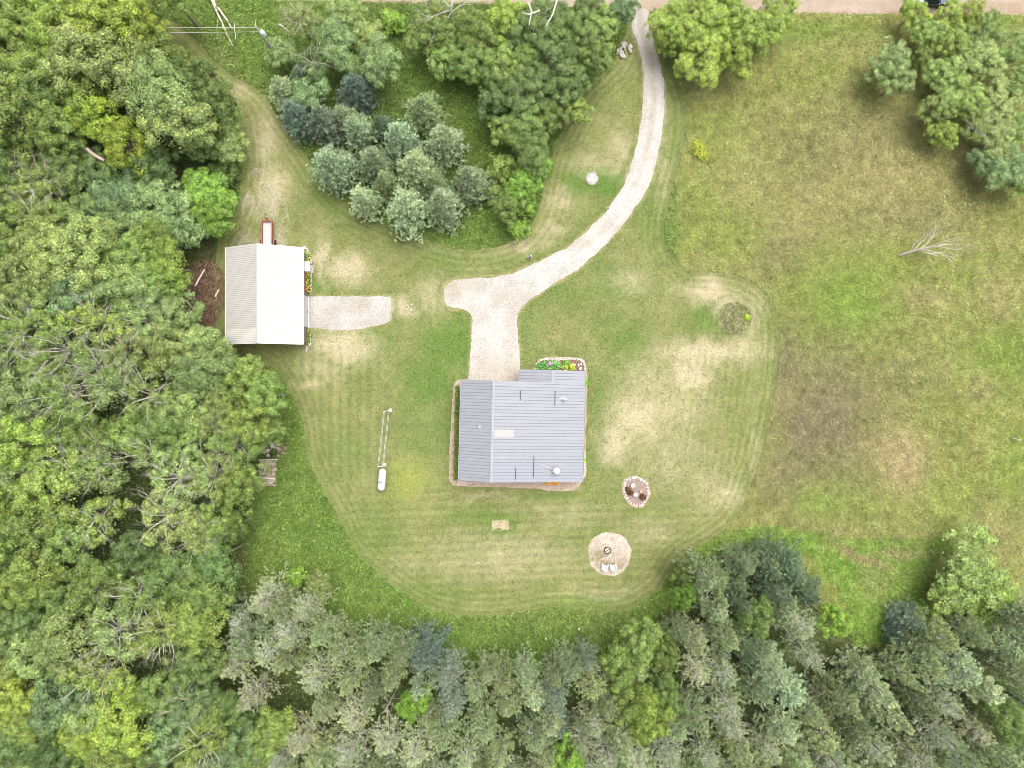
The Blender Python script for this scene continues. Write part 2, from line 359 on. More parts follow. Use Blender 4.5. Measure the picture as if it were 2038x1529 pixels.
def rough_color(px, py):
    n = len(px); field, w = region_weights(px, py)
    f = fbm(px / 40, py / 40, 31); g = fbm(px / 13, py / 13, 35)
    weed = lerp(C3(.12,.19,.04).repeat(n, 0), C3(.15,.21,.05).repeat(n, 0), np.clip((f - .3) * 2.2, 0, 1))
    fld = lerp(C3(.24,.25,.078).repeat(n, 0), C3(.30,.29,.12).repeat(n, 0), np.clip((f - .3) * 2, 0, 1))
    fld = lerp(fld, C3(.195,.165,.105).repeat(n, 0), blobs(px, py, FIELD_BROWN, 90) * .9)
    fld = lerp(fld, C3(.19,.27,.05).repeat(n, 0), blobs(px, py, FIELD_GREEN, 120) * .9)
    fld = lerp(fld, C3(.36,.29,.165).repeat(n, 0), blobs(px, py, FIELD_TAN, 150))
    far = (px > 2100) | (py < -70)
    c = lerp(weed, fld, np.clip(field + far, 0, 1))
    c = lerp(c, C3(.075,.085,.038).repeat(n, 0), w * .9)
    brn = blobs(px, py, [(410,570,45,60,1),(420,640,25,50,1),(505,700,60,12,.7),(545,730,30,20,.4),(475,1130,14,26,.9),(700,980,5,5,.1)], 200, .4)
    c = lerp(c, C3(.16,.105,.07).repeat(n, 0), brn * .9)
    strip = blobs(px, py, [(440,110,16,60,.5,-.8),(1120,1230,200,20,.25)], 220, .2)
    c = lerp(c, C3(.24,.22,.1).repeat(n, 0), strip)
    return c * (.72 + .56 * g)[:, None]
def grid_mesh(name, xs, ys, z, colfn, mat, keep=None, snap=None):
    X, Y = np.meshgrid(xs, ys); nx, ny = len(xs), len(ys)
    x = X.ravel().copy(); y = Y.ravel().copy()
    I = np.arange(nx * ny).reshape(ny, nx)
    q = np.stack([I[:-1, :-1], I[:-1, 1:], I[1:, 1:], I[1:, :-1]], axis=-1).reshape(-1, 4)
    if keep is not None:
        sdv = poly_sdf(x, y, keep); q = q[(sdv[q] > 0).any(axis=1)]
        used = np.unique(q); out = used[sdv[used] < 0]
        p = np.asarray(keep, float); pn = np.roll(p, -1, axis=0)
        bx = x[out].copy(); by = y[out].copy(); bd = np.full(len(out), 1e18)
        for (ax, ay), (b_x, b_y) in zip(p, pn):
            dx, dy = b_x - ax, b_y - ay
            t = np.clip(((x[out] - ax) * dx + (y[out] - ay) * dy) / (dx * dx + dy * dy + 1e-12), 0, 1)
            cx, cy = ax + t * dx, ay + t * dy; d = (x[out] - cx) ** 2 + (y[out] - cy) ** 2
            m = d < bd; bd[m] = d[m]; bx[m] = cx[m]; by[m] = cy[m]
        x[out] = bx; y[out] = by
        remap = np.full(nx * ny, -1); remap[used] = np.arange(len(used)); q = remap[q]; x = x[used]; y = y[used]
    me = bpy.data.meshes.new(name)
    co = np.stack([x, y, np.full_like(x, 0.0) + (z(x, y) if callable(z) else z)], 1).astype(np.float32)
    me.vertices.add(len(co)); me.vertices.foreach_set('co', co.ravel())
    me.loops.add(len(q) * 4); me.loops.foreach_set('vertex_index', q.astype(np.int32).ravel())
    me.polygons.add(len(q)); me.polygons.foreach_set('loop_start', np.arange(0, len(q) * 4, 4, dtype=np.int32))
    me.update(calc_edges=True); me.validate()
    px = x / M1 + 1019; py = 764.5 - y / M1
    c = colfn(px, py); t = np.ones((len(me.vertices), 4), np.float32); t[:, :3] = c
    a = me.attributes.new('tint', 'FLOAT_COLOR', 'POINT'); a.data.foreach_set('color', t.ravel())
    me.materials.append(mat); return me
def ragged(poly, amp=.18, step=.5, s=0, it=1):
    """world polygon, resampled, its outline slightly ragged"""
    p = np.array(toworld(smooth_poly(poly, it) if it else poly)); o = []
    for i in range(len(p)):
        a, b = p[i], p[(i + 1) % len(p)]; n = max(1, min(400, int(np.linalg.norm(b - a) / step)))
        for k in range(n): o.append(a + (b - a) * k / n)
    o = np.array(o); nx = fbm(o[:, 0] * 1.1, o[:, 1] * 1.1, s, 3) - .5; ny = fbm(o[:, 0] * 1.1 + 40, o[:, 1] * 1.1, s, 3) - .5
    o[:, 0] += nx * amp * 2; o[:, 1] += ny * amp * 2; return o
def sheet(name, poly, z, res, colfn, mat, amp=.18, s=0, kind='structure', clip=None, it=1):
    p = ragged(poly, amp, max(.35, res), s, it); lo = p.min(0) - res; hi = p.max(0) + res
    if clip: lo = np.maximum(lo, [-clip, -clip]); hi = np.minimum(hi, [clip, clip])
    xs = np.arange(lo[0], hi[0] + res, res); ys = np.arange(lo[1], hi[1] + res, res)
    o = link(name, grid_mesh(name, xs, ys, z, colfn, mat, keep=p))
    if kind: o['kind'] = kind
    return o
ax = np.concatenate([[-2500, -900, -400, -180, -110], np.arange(-86, 86.1, .5), [110, 180, 400, 900, 2500]])
ay = np.concatenate([[-2500, -900, -400, -180, -90], np.arange(-66, 66.1, .5), [90, 180, 400, 900, 2500]])
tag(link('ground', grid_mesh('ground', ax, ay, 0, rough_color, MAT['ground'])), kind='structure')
sheet('lawn', LAWN, .012, .3, lawn_color, MAT['lawn'], .12, 3)
def road_color(px, py):
    n = len(px); f = fbm(px / 90, py / 5, 3); g = fbm(px / 10, py / 10, 8)
    c = lerp(C3(.28,.21,.15).repeat(n, 0), C3(.34,.28,.23).repeat(n, 0), np.clip((f - .3) * 2.4, 0, 1))
    return c * (.85 + .3 * g)[:, None]
sheet('dirt_road', ROAD, .02, .6, road_color, MAT['gravel'], .3, 5, clip=160)
def gravel_color(px, py):
    n = len(px); f = fbm(px / 30, py / 30, 3); g = fbm(px / 5, py / 5, 8)
    c = lerp(C3(.335,.31,.275).repeat(n, 0), C3(.41,.392,.368).repeat(n, 0), np.clip((f - .3) * 2.4, 0, 1))
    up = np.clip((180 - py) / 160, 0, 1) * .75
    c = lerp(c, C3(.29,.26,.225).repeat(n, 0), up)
    cx_ = np.interp(py, [14,60,100,150,200,250,300,350,385,420,460,500,545], [1272,1277,1289,1300,1302,1297,1286,1272,1256,1232,1200,1150,1075]); off = (px - cx_) * np.where(py > 380, .72, 1)
    wt = np.exp(-((np.abs(off) - 11) / 3.5) ** 2) * (py < 545); mid = np.exp(-(off / 4.5) ** 2) * (py < 330)
    c = lerp(c, C3(.45, .43, .41).repeat(n, 0), wt * .45); c = lerp(c, C3(.27, .25, .17).repeat(n, 0), mid * np.clip(fbm(px / 7, py / 14, 57) * 2.2 - .6, 0, 1) * .6)
    dirt = blobs(px, py, [(905,575,26,14,.8),(990,730,40,22,.7),(1010,745,40,20,.7),(960,735,14,40,.4),(1150,475,26,18,.3),(950,610,20,10,.4),(1290,200,7,110,.5),(1300,120,8,70,.6),(700,610,50,10,.4),(720,640,30,6,.4)], 60, .3)
    c = lerp(c, C3(.32,.265,.20).repeat(n, 0), dirt * .8)
    return c * (.88 + .24 * g)[:, None]
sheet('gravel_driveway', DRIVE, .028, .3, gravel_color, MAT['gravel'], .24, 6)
sheet('garage_apron_gravel', APRON, .028, .25, lambda a, b: gravel_color(a, b) * .95, MAT['gravel'], .14, 7)
def track_color(px, py):
    c = lawn_color(px, py); n = len(px); m = np.clip((fbm(px / 18, py / 30, 61) - .36) * 3, 0, 1)
    return lerp(c, C3(.34,.30,.235).repeat(n, 0), m * .62)
sheet('worn_parking_ground', TRACK, .02, .3, track_color, MAT['lawn'], .5, 9)
def pink_color(px, py):
    n = len(px); g = fbm(px / 3, py / 3, 8); f = fbm(px / 9, py / 9, 18)
    return lerp(C3(.29,.205,.14).repeat(n, 0), C3(.43,.355,.295).repeat(n, 0), np.clip(g * 1.8 - .4, 0, 1)) * (.82 + .36 * f)[:, None]
sheet('house_gravel_border', SKIRT, .024, .25, pink_color, MAT['gravel'], .14, 10)
def fire_color(px, py):
    n = len(px); g = fbm(px / 4, py / 4, 8)
    c = lerp(C3(.33,.27,.21).repeat(n, 0), C3(.47,.415,.36).repeat(n, 0), np.clip(g * 2 - .5, 0, 1))
    d = blobs(px, py, [(1193,1108,24,22,1),(1228,1120,22,18,.8),(1207,1122,28,14,.9),(1196,1088,14,10,.4)], 5, .25) * np.clip(fbm(px / 2.5, py / 2.5, 88) * 2.4 - .4, 0, 1.2)
    return lerp(c, C3(.17,.14,.065).repeat(n, 0), np.clip(d, 0, 1) * .9)
sheet('fire_pit_gravel', FIRE, .026, .2, fire_color, MAT['gravel'], .26, 11)
sheet('cut_grass_path', MOWN, .008, .4, lambda a, b: lerp(rough_color(a, b), C3(.13,.215,.04).repeat(len(a), 0), np.clip(fbm(a / 20, b / 20, 4) * 1.1, 0, .9)), MAT['lawn'], .6, 12)
sheet('bare_lawn_patch', [(979,1036),(1012,1035),(1013,1055),(1000,1056),(995,1051),(978,1056)], .02, .2, lambda a, b: lerp(C3(.32,.26,.155).repeat(len(a), 0), C3(.42,.36,.25).repeat(len(a), 0), fbm(a / 3, b / 3, 2)), MAT['gravel'], .12, 13, it=0)
# ------------------------------------------------------------------ rough growth that nobody could count
EXCL = [LAWN_S, DRIVE, ROAD]
def scatter(n, x0, y0, x1, y1):
    return rng.uniform(x0, x1, n), rng.uniform(y0, y1, n)
def herb(name, label, px, py, L, wid, h, tint, tilt=.9, z0=0.02):
    n = len(px); x = (px - 1019) * M1; y = (764.5 - py) * M1
    a = rng.uniform(0, 2 * np.pi, n); t = rng.uniform(.1, tilt, n)
    D = np.stack([np.cos(a) * np.cos(t), np.sin(a) * np.cos(t), np.sin(t)], 1)
    N = unit(np.stack([-np.cos(a) * np.sin(t), -np.sin(a) * np.sin(t), np.cos(t)], 1) + rng.normal(0, .35, (n, 3)))
    hz = z0 + h * rng.uniform(.15, 1, n) ** 1.2
    C = np.stack([x, y, hz], 1)
    V = leaves(C, D, N, L * rng.uniform(.6, 1.3, n), wid * rng.uniform(.6, 1.3, n))
    V[:, 2] = np.maximum(V[:, 2], .015)
    o = link(name, mesh_quads(name, V, MAT['herb'], tint))
    tag(o, label, None, None, 'stuff'); return o
def outside(px, py, pad=0):
    k = np.ones(len(px), bool)
    for p in EXCL: k &= poly_sdf(px, py, p) < -pad + np.abs(rng.normal(0, 1.3, len(px)))
    k &= (poly_sdf(px, py, MOWN) < 2 + 6 * rng.normal(0, 1, len(px)))
    return k
# field grass
px, py = scatter(420000, 1300, 24, 2110, 1330)
f, w = region_weights(px, py)
k = (f > .5) & outside(px, py, 0) & (w < .6)
px, py = px[k], py[k]
c = rough_color(px, py); n = len(px)
r = rng.uniform(0, 1, n)
c = np.where((r < .22)[:, None], c * C3(.62, .7, .6), c); c = np.where((r > .8)[:, None], lerp(c, C3(.42, .38, .2).repeat(n, 0), np.full(n, .5)), c)
c = np.where(((r > .5) & (r < .6))[:, None], lerp(c, C3(.19, .28, .05).repeat(n, 0), np.full(n, .6)), c)
herb('field_grass', None, px, py, .34, .07, .34, c * (.82 + .5 * fbm(px / 12, py / 12, 44))[:, None] * 1.15)
# broad-leaved weeds round the lawn and up the bank
px, py = scatter(420000, 180, -40, 1480, 1430)
f, w = region_weights(px, py)
k = (f < .5) & outside(px, py, 0) & (rng.uniform(0, 1, len(px)) < np.where(w > .6, .35, 1.0))
bldg = (px > 440) & (px < 610) & (py > 480) & (py < 700); k &= ~bldg
brn = blobs(px, py, [(410,570,45,60,1),(420,640,25,50,1),(505,700,60,12,.7)], 200, .4); k &= rng.uniform(0, 1, len(px)) > brn * 1.1
px, py, w = px[k], py[k], w[k]
c = rough_color(px, py); n = len(px); r = rng.uniform(0, 1, n)
cl = .5 + (fbm(px / 5.5, py / 5.5, 77) - .5) * 1.7
c = lerp(c, C3(.15, .235, .05).repeat(n, 0), np.full(n, .55)); c = c * (.78 + .75 * cl)[:, None]
c = np.where((r < .015)[:, None], C3(.30, .32, .04), c); c = np.where((r > .86)[:, None], C3(.19, .26, .08), c)
tall = .35 + .9 * np.clip(fbm(px / 8, py / 8, 78) * 2.2 - .8, 0, 1)
herb('weed_growth', None, px, py, .29, .16, tall, c)
# undergrowth of the woods
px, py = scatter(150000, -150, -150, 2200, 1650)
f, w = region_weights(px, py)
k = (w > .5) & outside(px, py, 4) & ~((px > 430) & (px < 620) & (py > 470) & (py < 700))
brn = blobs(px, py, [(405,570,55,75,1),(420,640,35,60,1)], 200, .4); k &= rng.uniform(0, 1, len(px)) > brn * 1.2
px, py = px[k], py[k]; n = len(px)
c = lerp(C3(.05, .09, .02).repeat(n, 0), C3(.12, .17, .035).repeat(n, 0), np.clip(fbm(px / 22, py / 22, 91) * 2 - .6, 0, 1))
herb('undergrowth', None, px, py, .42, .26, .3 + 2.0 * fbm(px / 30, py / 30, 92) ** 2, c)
px, py = scatter(60000, 1340, 1040, 1910, 1300)
k = (poly_sdf(px, py, MOWN) > -4) & (poly_sdf(px, py, LAWN_S) < -1); px, py = px[k], py[k]; n = len(px); r = rng.uniform(0, 1, n)
tanp = blobs(px, py, [(1720,1115,60,9,1,.35),(1690,1105,40,9,1,.6),(1790,1105,50,10,.8),(1740,1160,30,40,.4)], 300, .3)
c = lerp(C3(.19, .33, .055).repeat(n, 0), C3(.27, .36, .09).repeat(n, 0), np.clip(fbm(px / 14, py / 14, 71) * 2 - .5, 0, 1)); c = lerp(c, C3(.38, .29, .17).repeat(n, 0), tanp * .9) * np.where(r < .3, .7, 1.1)[:, None]
herb('path_grass', None, px, py, .42, .11, .2, c)
# sparse blades standing over the lawn, so that it is not a flat sheet
px, py = scatter(150000, 440, 20, 1560, 1235)
k = (poly_sdf(px, py, LAWN_S) > 1) & (poly_sdf(px, py, DRIVE) < np.abs(rng.normal(0, 1.6, len(px))) - 1) & (poly_sdf(px, py, SKIRT) < -1) & (poly_sdf(px, py, FIRE) < -1) & (poly_sdf(px, py, APRON) < -1) & (poly_sdf(px, py, BED) < -2) & (poly_sdf(px, py, ROAD) < -1)
k &= ~((px > 445) & (px < 612) & (py > 485) & (py < 690))
px, py = px[k], py[k]; c = lawn_color(px, py); n = len(px); r = rng.uniform(0, 1, n)
c = np.where((r < .35)[:, None], c * .86, c * 1.1); c = np.where((r > .9)[:, None], lerp(c, C3(.30, .28, .14).repeat(n, 0), np.full(n, .4)), c)
herb('lawn_grass_blades', None, px, py, .24, .07, .05, c, .5, .012)

# ------------------------------------------------------------------ tree builders (prototypes, in metres)
def rdir(n, zmin=-1):
    z = rng.uniform(zmin, 1, n); a = rng.uniform(0, 2 * np.pi, n); s = np.sqrt(1 - z * z)
    return np.stack([s * np.cos(a), s * np.sin(a), z], 1)
def rosettes(C, N, per, rad, L, Wd, droop=.35):
    """small rosettes of leaves at C facing N"""
    n = len(C); C = np.repeat(C, per, 0); N = unit(np.repeat(N, per, 0))
    a = np.tile(np.arange(per) * 2.399, n) + np.repeat(rng.uniform(0, 6.28, n), per)
    ref = np.where(np.abs(N[:, 2:3]) < .9, np.array([[0, 0, 1.]]), np.array([[1., 0, 0]]))
    T = unit(np.cross(N, ref)); B = np.cross(N, T)
    vs_ = np.repeat(rng.uniform(.6, 1.45, n), per); rad = rad * vs_; L = L * vs_ ** .6; Wd = Wd * vs_ ** .6
    rr = rad * np.sqrt(rng.uniform(.02, 1, n * per))
    D = T * np.cos(a)[:, None] + B * np.sin(a)[:, None]
    k = (rr / rad)[:, None]
    pos = C + D * rr[:, None] - N * (rr[:, None] * k * droop * 1.4)
    pos += rng.normal(0, 1, pos.shape) * (rad * .12)[:, None]
    nn = unit(N + D * k * .8 + rng.normal(0, .28, pos.shape)); dd = unit(D - N * droop + rng.normal(0, .3, pos.shape))
    m = len(pos)
    return leaves(pos, dd, nn, L * rng.uniform(.7, 1.25, m), Wd * rng.uniform(.7, 1.25, m), .1)
def limb(mb, a, b, ra, rb, m, sag=.0, n=5, seg=4, jit=.12):
    a = Vector(a); b = Vector(b); L = (b - a).length; pts = []; rad = []
    for i in range(seg + 1):
        t = i / seg; p = a.lerp(b, t)
        if 0 < i < seg: p = p + Vector((rnd.gauss(0, jit), rnd.gauss(0, jit), rnd.gauss(0, jit) + L * sag * math.sin(math.pi * t) * -1))
        pts.append(p); rad.append(ra + (rb - ra) * t)
    mb.tube(pts, rad, m, n, False); return pts
def fork(mb, p, d, L, r, depth, m, spread=.55, up=.15, kids=3):
    p = Vector(p); d = Vector(d).normalized(); pts = [p]; rad = [r]; seg = 4
    for i in range(seg):
        d = (d + Vector((rnd.gauss(0, .13), rnd.gauss(0, .13), rnd.gauss(0, .1) + up * .12))).normalized()
        p = p + d * L / seg; pts.append(p.copy()); rad.append(r * (1 - .6 * (i + 1) / seg))
    mb.tube(pts, rad, m, 4 if depth < 2 else 5, False)
    if depth <= 0: return
    for k in range(kids):
        i = rnd.choice([2, 3, 4]) if k else 4
        ax = Vector((rnd.gauss(0, 1), rnd.gauss(0, 1), rnd.gauss(0, .6))).normalized()
        dd = (d + ax * spread).normalized()
        fork(mb, pts[i], dd, L * rnd.uniform(.5, .78), rad[i] * .75, depth - 1, m, spread, up, kids)
def broadleaf(R_=4.0, H=12.0, nb=60, fl=11, per=16, frad=.45, L=.27, Wd=.145, flat=.75, rb=.25, holes=0, inner=450, lump=.28, dead=0, seed=0):
    global rng, rnd
    rng = np.random.default_rng(seed); rnd = random.Random(seed)
    cz = H - R_ * flat
    d = rdir(nb, -.35); az = np.arctan2(d[:, 1], d[:, 0])
    ph = rng.uniform(0, 6.28, 4)
    lob = 1 + lump * (np.sin(2 * az + ph[0]) * .5 + np.sin(3 * az + ph[1]) * .5 + np.sin(5 * az + ph[2]) * .35) * np.sqrt(1 - d[:, 2] ** 2)
    rr = rng.uniform(.55, .92, nb) ** .6 * R_ * lob
    rr = np.where(rng.uniform(0, 1, nb) < .2, rr * .6, rr)
    bc = d * rr[:, None] * np.array([[1, 1, flat]]) + np.array([[0, 0, cz]])
    if holes: bc = bc[rng.uniform(0, 1, nb) > holes]
    nb = len(bc); br = R_ * rb * rng.uniform(.65, 1.25, nb)
    bi = np.repeat(np.arange(nb), fl); fd = rdir(nb * fl, -.25)
    out = unit((bc - np.array([[0, 0, cz - R_ * .4]])))[bi]
    fd = unit(fd + out * .35 + np.array([[0, 0, .25]]))
    fc = bc[bi] + fd * br[bi][:, None] * np.array([[1, 1, .8]])
    V = rosettes(fc, unit(fd + np.array([[0, 0, .5]])), per, frad, L, Wd)
    if inner:
        q = rdir(inner) * (rng.uniform(.1, .8, inner) ** .5 * R_)[:, None] * np.array([[1, 1, flat]]) + np.array([[0, 0, cz - .3]])
        V2 = leaves(q, rdir(inner), unit(rdir(inner) + [0, 0, 1.2]), np.full(inner, L * 1.25), np.full(inner, Wd * 1.5))
        V = np.concatenate([V, V2])
    crown = mesh_quads('crown', V, MAT['leaf'])
    t = MB(); top = Vector((rnd.gauss(0, .2), rnd.gauss(0, .2), cz))
    r0 = .045 * R_ + .06
    limb(t, (0, 0, -.05), top, r0, r0 * .5, MAT['bark'], 0, 8, 6, .08)
    for i in rng.choice(nb, min(nb, 22), replace=False):
        a = Vector((0, 0, 0)).lerp(top, rnd.uniform(.55, 1)); limb(t, a, bc[i], r0 * .32, .025, MAT['bark'], .05, 5, 4, .15)
    trunk = t.mesh('trunk', True); dm = None
    if dead:
        m = MB()
        for i in range(dead):
            a = i * 2.4 + rnd.uniform(-.5, .5); e = rnd.uniform(.12, .7)
            q_ = rnd.uniform(.05, .5); p = Vector((math.cos(a) * R_ * q_, math.sin(a) * R_ * q_, cz + R_ * flat * rnd.uniform(.35, .6))); a += rnd.uniform(-.7, .7)
            limb(m, (0, 0, cz - R_ * .2), p, .1, .07, MAT['deadwood'], 0, 4, 3, .1)
            fork(m, p, (math.cos(a) * math.cos(e), math.sin(a) * math.cos(e), math.sin(e) + .1), R_ * rnd.uniform(.28, .72), .06, 3, MAT['deadwood'], .5, .1)
        dm = m.mesh('dead_branches', True)
    return dict(trunk=trunk, crown=crown, dead_branches=dm, cz=cz + R_ * flat * .3, R=R_, H=H)
def conifer(R_=2.7, H=13, z0=.22, whorls=17, bpw=7, tufts=8, per=8, rise=.35, L=.36, Wd=.075, mat='needle', power=1.2, side=.34, bare=0.0, up=.5, twig='twig', seed=0, shelf=.0):
    global rng, rnd
    rng = np.random.default_rng(seed); rnd = random.Random(seed)
    C = []; N = []; t = MB(); tw = MB()
    limb(t, (0, 0, -.05), (rnd.gauss(0, .15), rnd.gauss(0, .15), H * .98), .02 * H + .03, .02, MAT['bark'], 0, 7, 6, .04)
    lob = [rnd.uniform(.8, 1.2) for _ in range(7)]
    for w_ in range(whorls):
        f = (w_ + .5) / whorls; z = H * (z0 + (1 - z0) * f); L0 = R_ * (1 - f ** power) * 1.0 + .25
        for b in range(bpw if f < .8 else max(4, bpw - 2)):
            a = 2 * math.pi * (b + rnd.random() * .8) / bpw + w_ * 1.3
            Lb = L0 * rnd.uniform(.78, 1.12) * lob[int(a * 7 / 6.283) % 7]; e = rise + rnd.gauss(0, .12) + f * .35
            d = np.array([math.cos(a) * math.cos(e), math.sin(a) * math.cos(e), math.sin(e)])
            base = np.array([0, 0, z + rnd.gauss(0, .12)])
            nt_ = max(2, int(tufts * Lb / R_) + 1)
            tt = rng.uniform(.22, 1.0, nt_) ** .8
            gone = bare > 0 and rnd.random() < bare * (1.4 if f > .5 else .6)
            if gone or rnd.random() < .35:
                tw.tube([base, base + d * Lb * .5 + [0, 0, -.03 * Lb], base + d * Lb * (1.02 if gone else .95)], [.05, .035, .014], MAT[twig], 3, False)
                if gone:
                    for s_ in range(5):
                        q = base + d * Lb * rnd.uniform(.3, .9); sd_ = np.array([-d[1], d[0], .15]) * rnd.choice([-1, 1]) + d * .8
                        tw.tube([q, q + sd_ * Lb * .26], [.026, .012], MAT[twig], 3, False)
            if gone:
                tt = tt[: max(1, int(nt_ * .25))]
            lat = np.array([-d[1], d[0], 0]); lat = lat / max(1e-6, np.linalg.norm(lat))
            o = rng.normal(0, 1, len(tt)) * side * Lb * .5 * (1.15 - tt)
            droop = -shelf * tt ** 2 * Lb
            p = base[None] + d[None] * (tt * Lb)[:, None] + lat[None] * o[:, None]; p[:, 2] += droop + rng.normal(0, .05, len(tt))
            C.append(p); N.append(np.repeat((d + lat * 0)[None], len(tt), 0) + lat[None] * (np.sign(o) * .5)[:, None])
    C.append(np.array([[0, 0, H], [0, 0, H - .25], [.05, .05, H - .5]])); N.append(np.array([[0, 0, 1.], [0, .3, 1], [.3, 0, 1]]))
    C = np.concatenate(C); N = unit(np.concatenate(N) + np.array([[0, 0, up]]))
    n = len(C); C = np.repeat(C, per, 0); N = np.repeat(N, per, 0)
    dd = unit(N + rng.normal(0, .55, C.shape)); pos = C + dd * L * .45
    V = leaves(pos, dd, unit(rng.normal(0, 1, C.shape) + [0, 0, .9]), L * rng.uniform(.6, 1.2, len(C)), Wd * rng.uniform(.7, 1.5, len(C)))
    dm = tw.mesh('bare_twigs', False) if len(tw.v) else None
    return dict(trunk=t.mesh('trunk', True), crown=mesh_quads('crown', V, MAT[mat]), bare_twigs=dm, cz=H * .64, R=R_, H=H)
def deadtree(R_=2.4, H=10, n=16, depth=2, mat='deadwood', seed=0, rise=.25):
    global rng, rnd
    rng = np.random.default_rng(seed); rnd = random.Random(seed)
    t = MB(); limb(t, (0, 0, -.05), (.1, .1, H), .14, .03, MAT[mat], 0, 7, 6, .06)
    m = MB()
    for i in range(n):
        f = (i + .5) / n; z = H * (.45 + .53 * f); a = i * 2.4 + rnd.random(); e = rise + f * .5
        fork(m, (0, 0, z), (math.cos(a) * math.cos(e), math.sin(a) * math.cos(e), math.sin(e)), R_ * (1 - .5 * f) * rnd.uniform(.5, .75), .045, depth, MAT[mat], .5, .1)
    return dict(trunk=t.mesh('trunk', True), branches=m.mesh('branches', False), cz=H * .85, R=R_, H=H)
PR = {
 'A': [broadleaf(seed=s, nb=nb, R_=4, H=12.5, fl=13, per=16, lump=lu, rb=rb, flat=.85) for s, nb, lu, rb in ((11, 52, .3, .25), (12, 66, .2, .2), (13, 44, .38, .28), (14, 56, .3, .22), (15, 74, .34, .17))],
 'F': [broadleaf(flat=.98, seed=s, nb=62, R_=4, H=11, fl=14, per=14, frad=.37, L=.25, Wd=.14, lump=.32, rb=.24, inner=400) for s in (21, 22, 23)],
 'S': [broadleaf(seed=s, nb=50, R_=4.2, H=12.5, fl=12, per=14, lump=.35, rb=.22, holes=.26, inner=250, dead=13) for s in (31, 32, 33)],
 'T': [broadleaf(seed=s, nb=40, R_=3.4, H=10, fl=14, per=13, frad=.5, L=.46, Wd=.11, lump=.32, rb=.27, inner=350) for s in (41, 42)],
 'B': [broadleaf(seed=s, nb=26, R_=1.9, H=3.2, fl=11, per=10, frad=.32, L=.26, Wd=.14, flat=.8, lump=.3, rb=.33, inner=250) for s in (51, 52)],
 'P': [conifer(seed=s, R_=3.1, H=rh, power=pw, rise=.28, side=.22, whorls=16, bpw=7, tufts=12, per=10, bare=.12, L=.40, Wd=.085) for s, pw, rh in ((61, 1.25, 12.5), (62, 1.0, 13.5), (63, 1.6, 11), (64, 1.15, 13))],
 'D': [conifer(seed=s, R_=3.0, H=12, power=1.3, rise=.3, side=.24, whorls=15, bpw=8, tufts=9, per=8, bare=.42, L=.36) for s in (71, 72, 73)],
 'U': [conifer(seed=s, R_=2.9, H=8.5, z0=.06, power=1.15, rise=.12, whorls=19, bpw=11, tufts=11, per=9, L=.34, Wd=.09, up=.75) for s in (81, 82, 83)],
 'X': [deadtree(seed=s, R_=2.5, H=11, n=17) for s in (91, 92)],
}
rng = np.random.default_rng(99); rnd = random.Random(99)
KIND = {'A': ('broadleaf_tree', 'leafy tree'), 'F': ('broadleaf_tree', 'fine-leaved tree'), 'S': ('broadleaf_tree', 'bare-limbed tree'), 'T': ('broadleaf_tree', 'feathery tree'),
        'B': ('shrub', 'shrub'), 'P': ('pine_tree', 'pine'), 'D': ('pine_tree', 'dead-twigged pine'), 'U': ('spruce_tree', 'spruce'), 'X': ('dead_tree', 'dead leafless tree')}
# tint name -> (multiplier, word)
TN = {'Y': ((1.32, 1.38, .8), 'yellow-green'), 'V': ((1.3, 1.4, .6), 'golden-green'), 'G': ((1.1, 1.2, .95), 'mid-green'), 'L': ((1.35, 1.38, 1.5), 'pale green'), 'D': ((.75, .9, .85), 'dark green'),
      'B': ((1.0, 1.15, 1.45), 'blue-green'), 'N': ((1.05, 1.4, .7), 'bright green'), 'K': ((1.3, 1.4, 1.18), 'grey-green'), 'W': ((1.65, 1.65, 1.5), 'pale grey-green'), 'Q': ((1.65, 1.8, 1.85), 'silvery green'), 'O': ((.95, 1.05, .85), 'olive green'), 'R': ((1, 1, 1), 'grey')}
#  (pixel x, pixel y, apparent radius px, kind, tint, zone)
TREES = []
def T(zone, s):
    for e in s.split():
        a = e.split(','); TREES.append([float(a[0]), float(a[1]), float(a[2]), a[3][0], a[3][1], zone])
T('in the top left wood', '110,35,72,AY 190,28,68,AY 245,18,54,AY 288,55,42,AY 30,20,58,AG 22,75,50,AG 160,112,72,AL 232,130,72,AL 298,188,72,AL 345,232,66,AL 178,225,52,AV 245,285,50,AV 60,130,55,AG 42,232,62,AG 105,250,50,AO 325,112,52,FO 385,165,50,FD 425,210,44,FD 150,170,48,AG 10,160,48,SG 282,100,42,AY 85,190,46,AD')
T('north-west of the garage', '448,278,40,TL 385,275,44,AD 405,378,46,TN 228,385,62,TB 305,405,66,FB 350,440,50,FB 20,325,52,SG 78,362,58,SG 130,330,48,AD 62,430,58,SG 150,430,52,AG 190,330,44,AD 440,340,30,BO 420,430,38,AN 300,330,46,AD 255,440,48,TB 440,400,26,BN 110,300,48,AG 30,385,40,AG')
T('west of the garage', '170,500,66,AL 250,515,58,AG 325,520,46,AY 100,520,62,AL 40,555,56,AL 150,585,62,AB 245,575,56,AL 320,560,44,AG 200,640,58,SG 60,645,56,SG 130,690,56,SG 275,640,52,SL 345,620,44,AL 395,690,46,AL 340,680,50,AL 20,700,52,SG 10,610,46,AG 80,590,44,AL 215,460,48,AL 300,470,40,AG 210,550,50,AL 75,480,48,AL 15,500,42,AG 185,740,50,SL 90,740,48,SG')
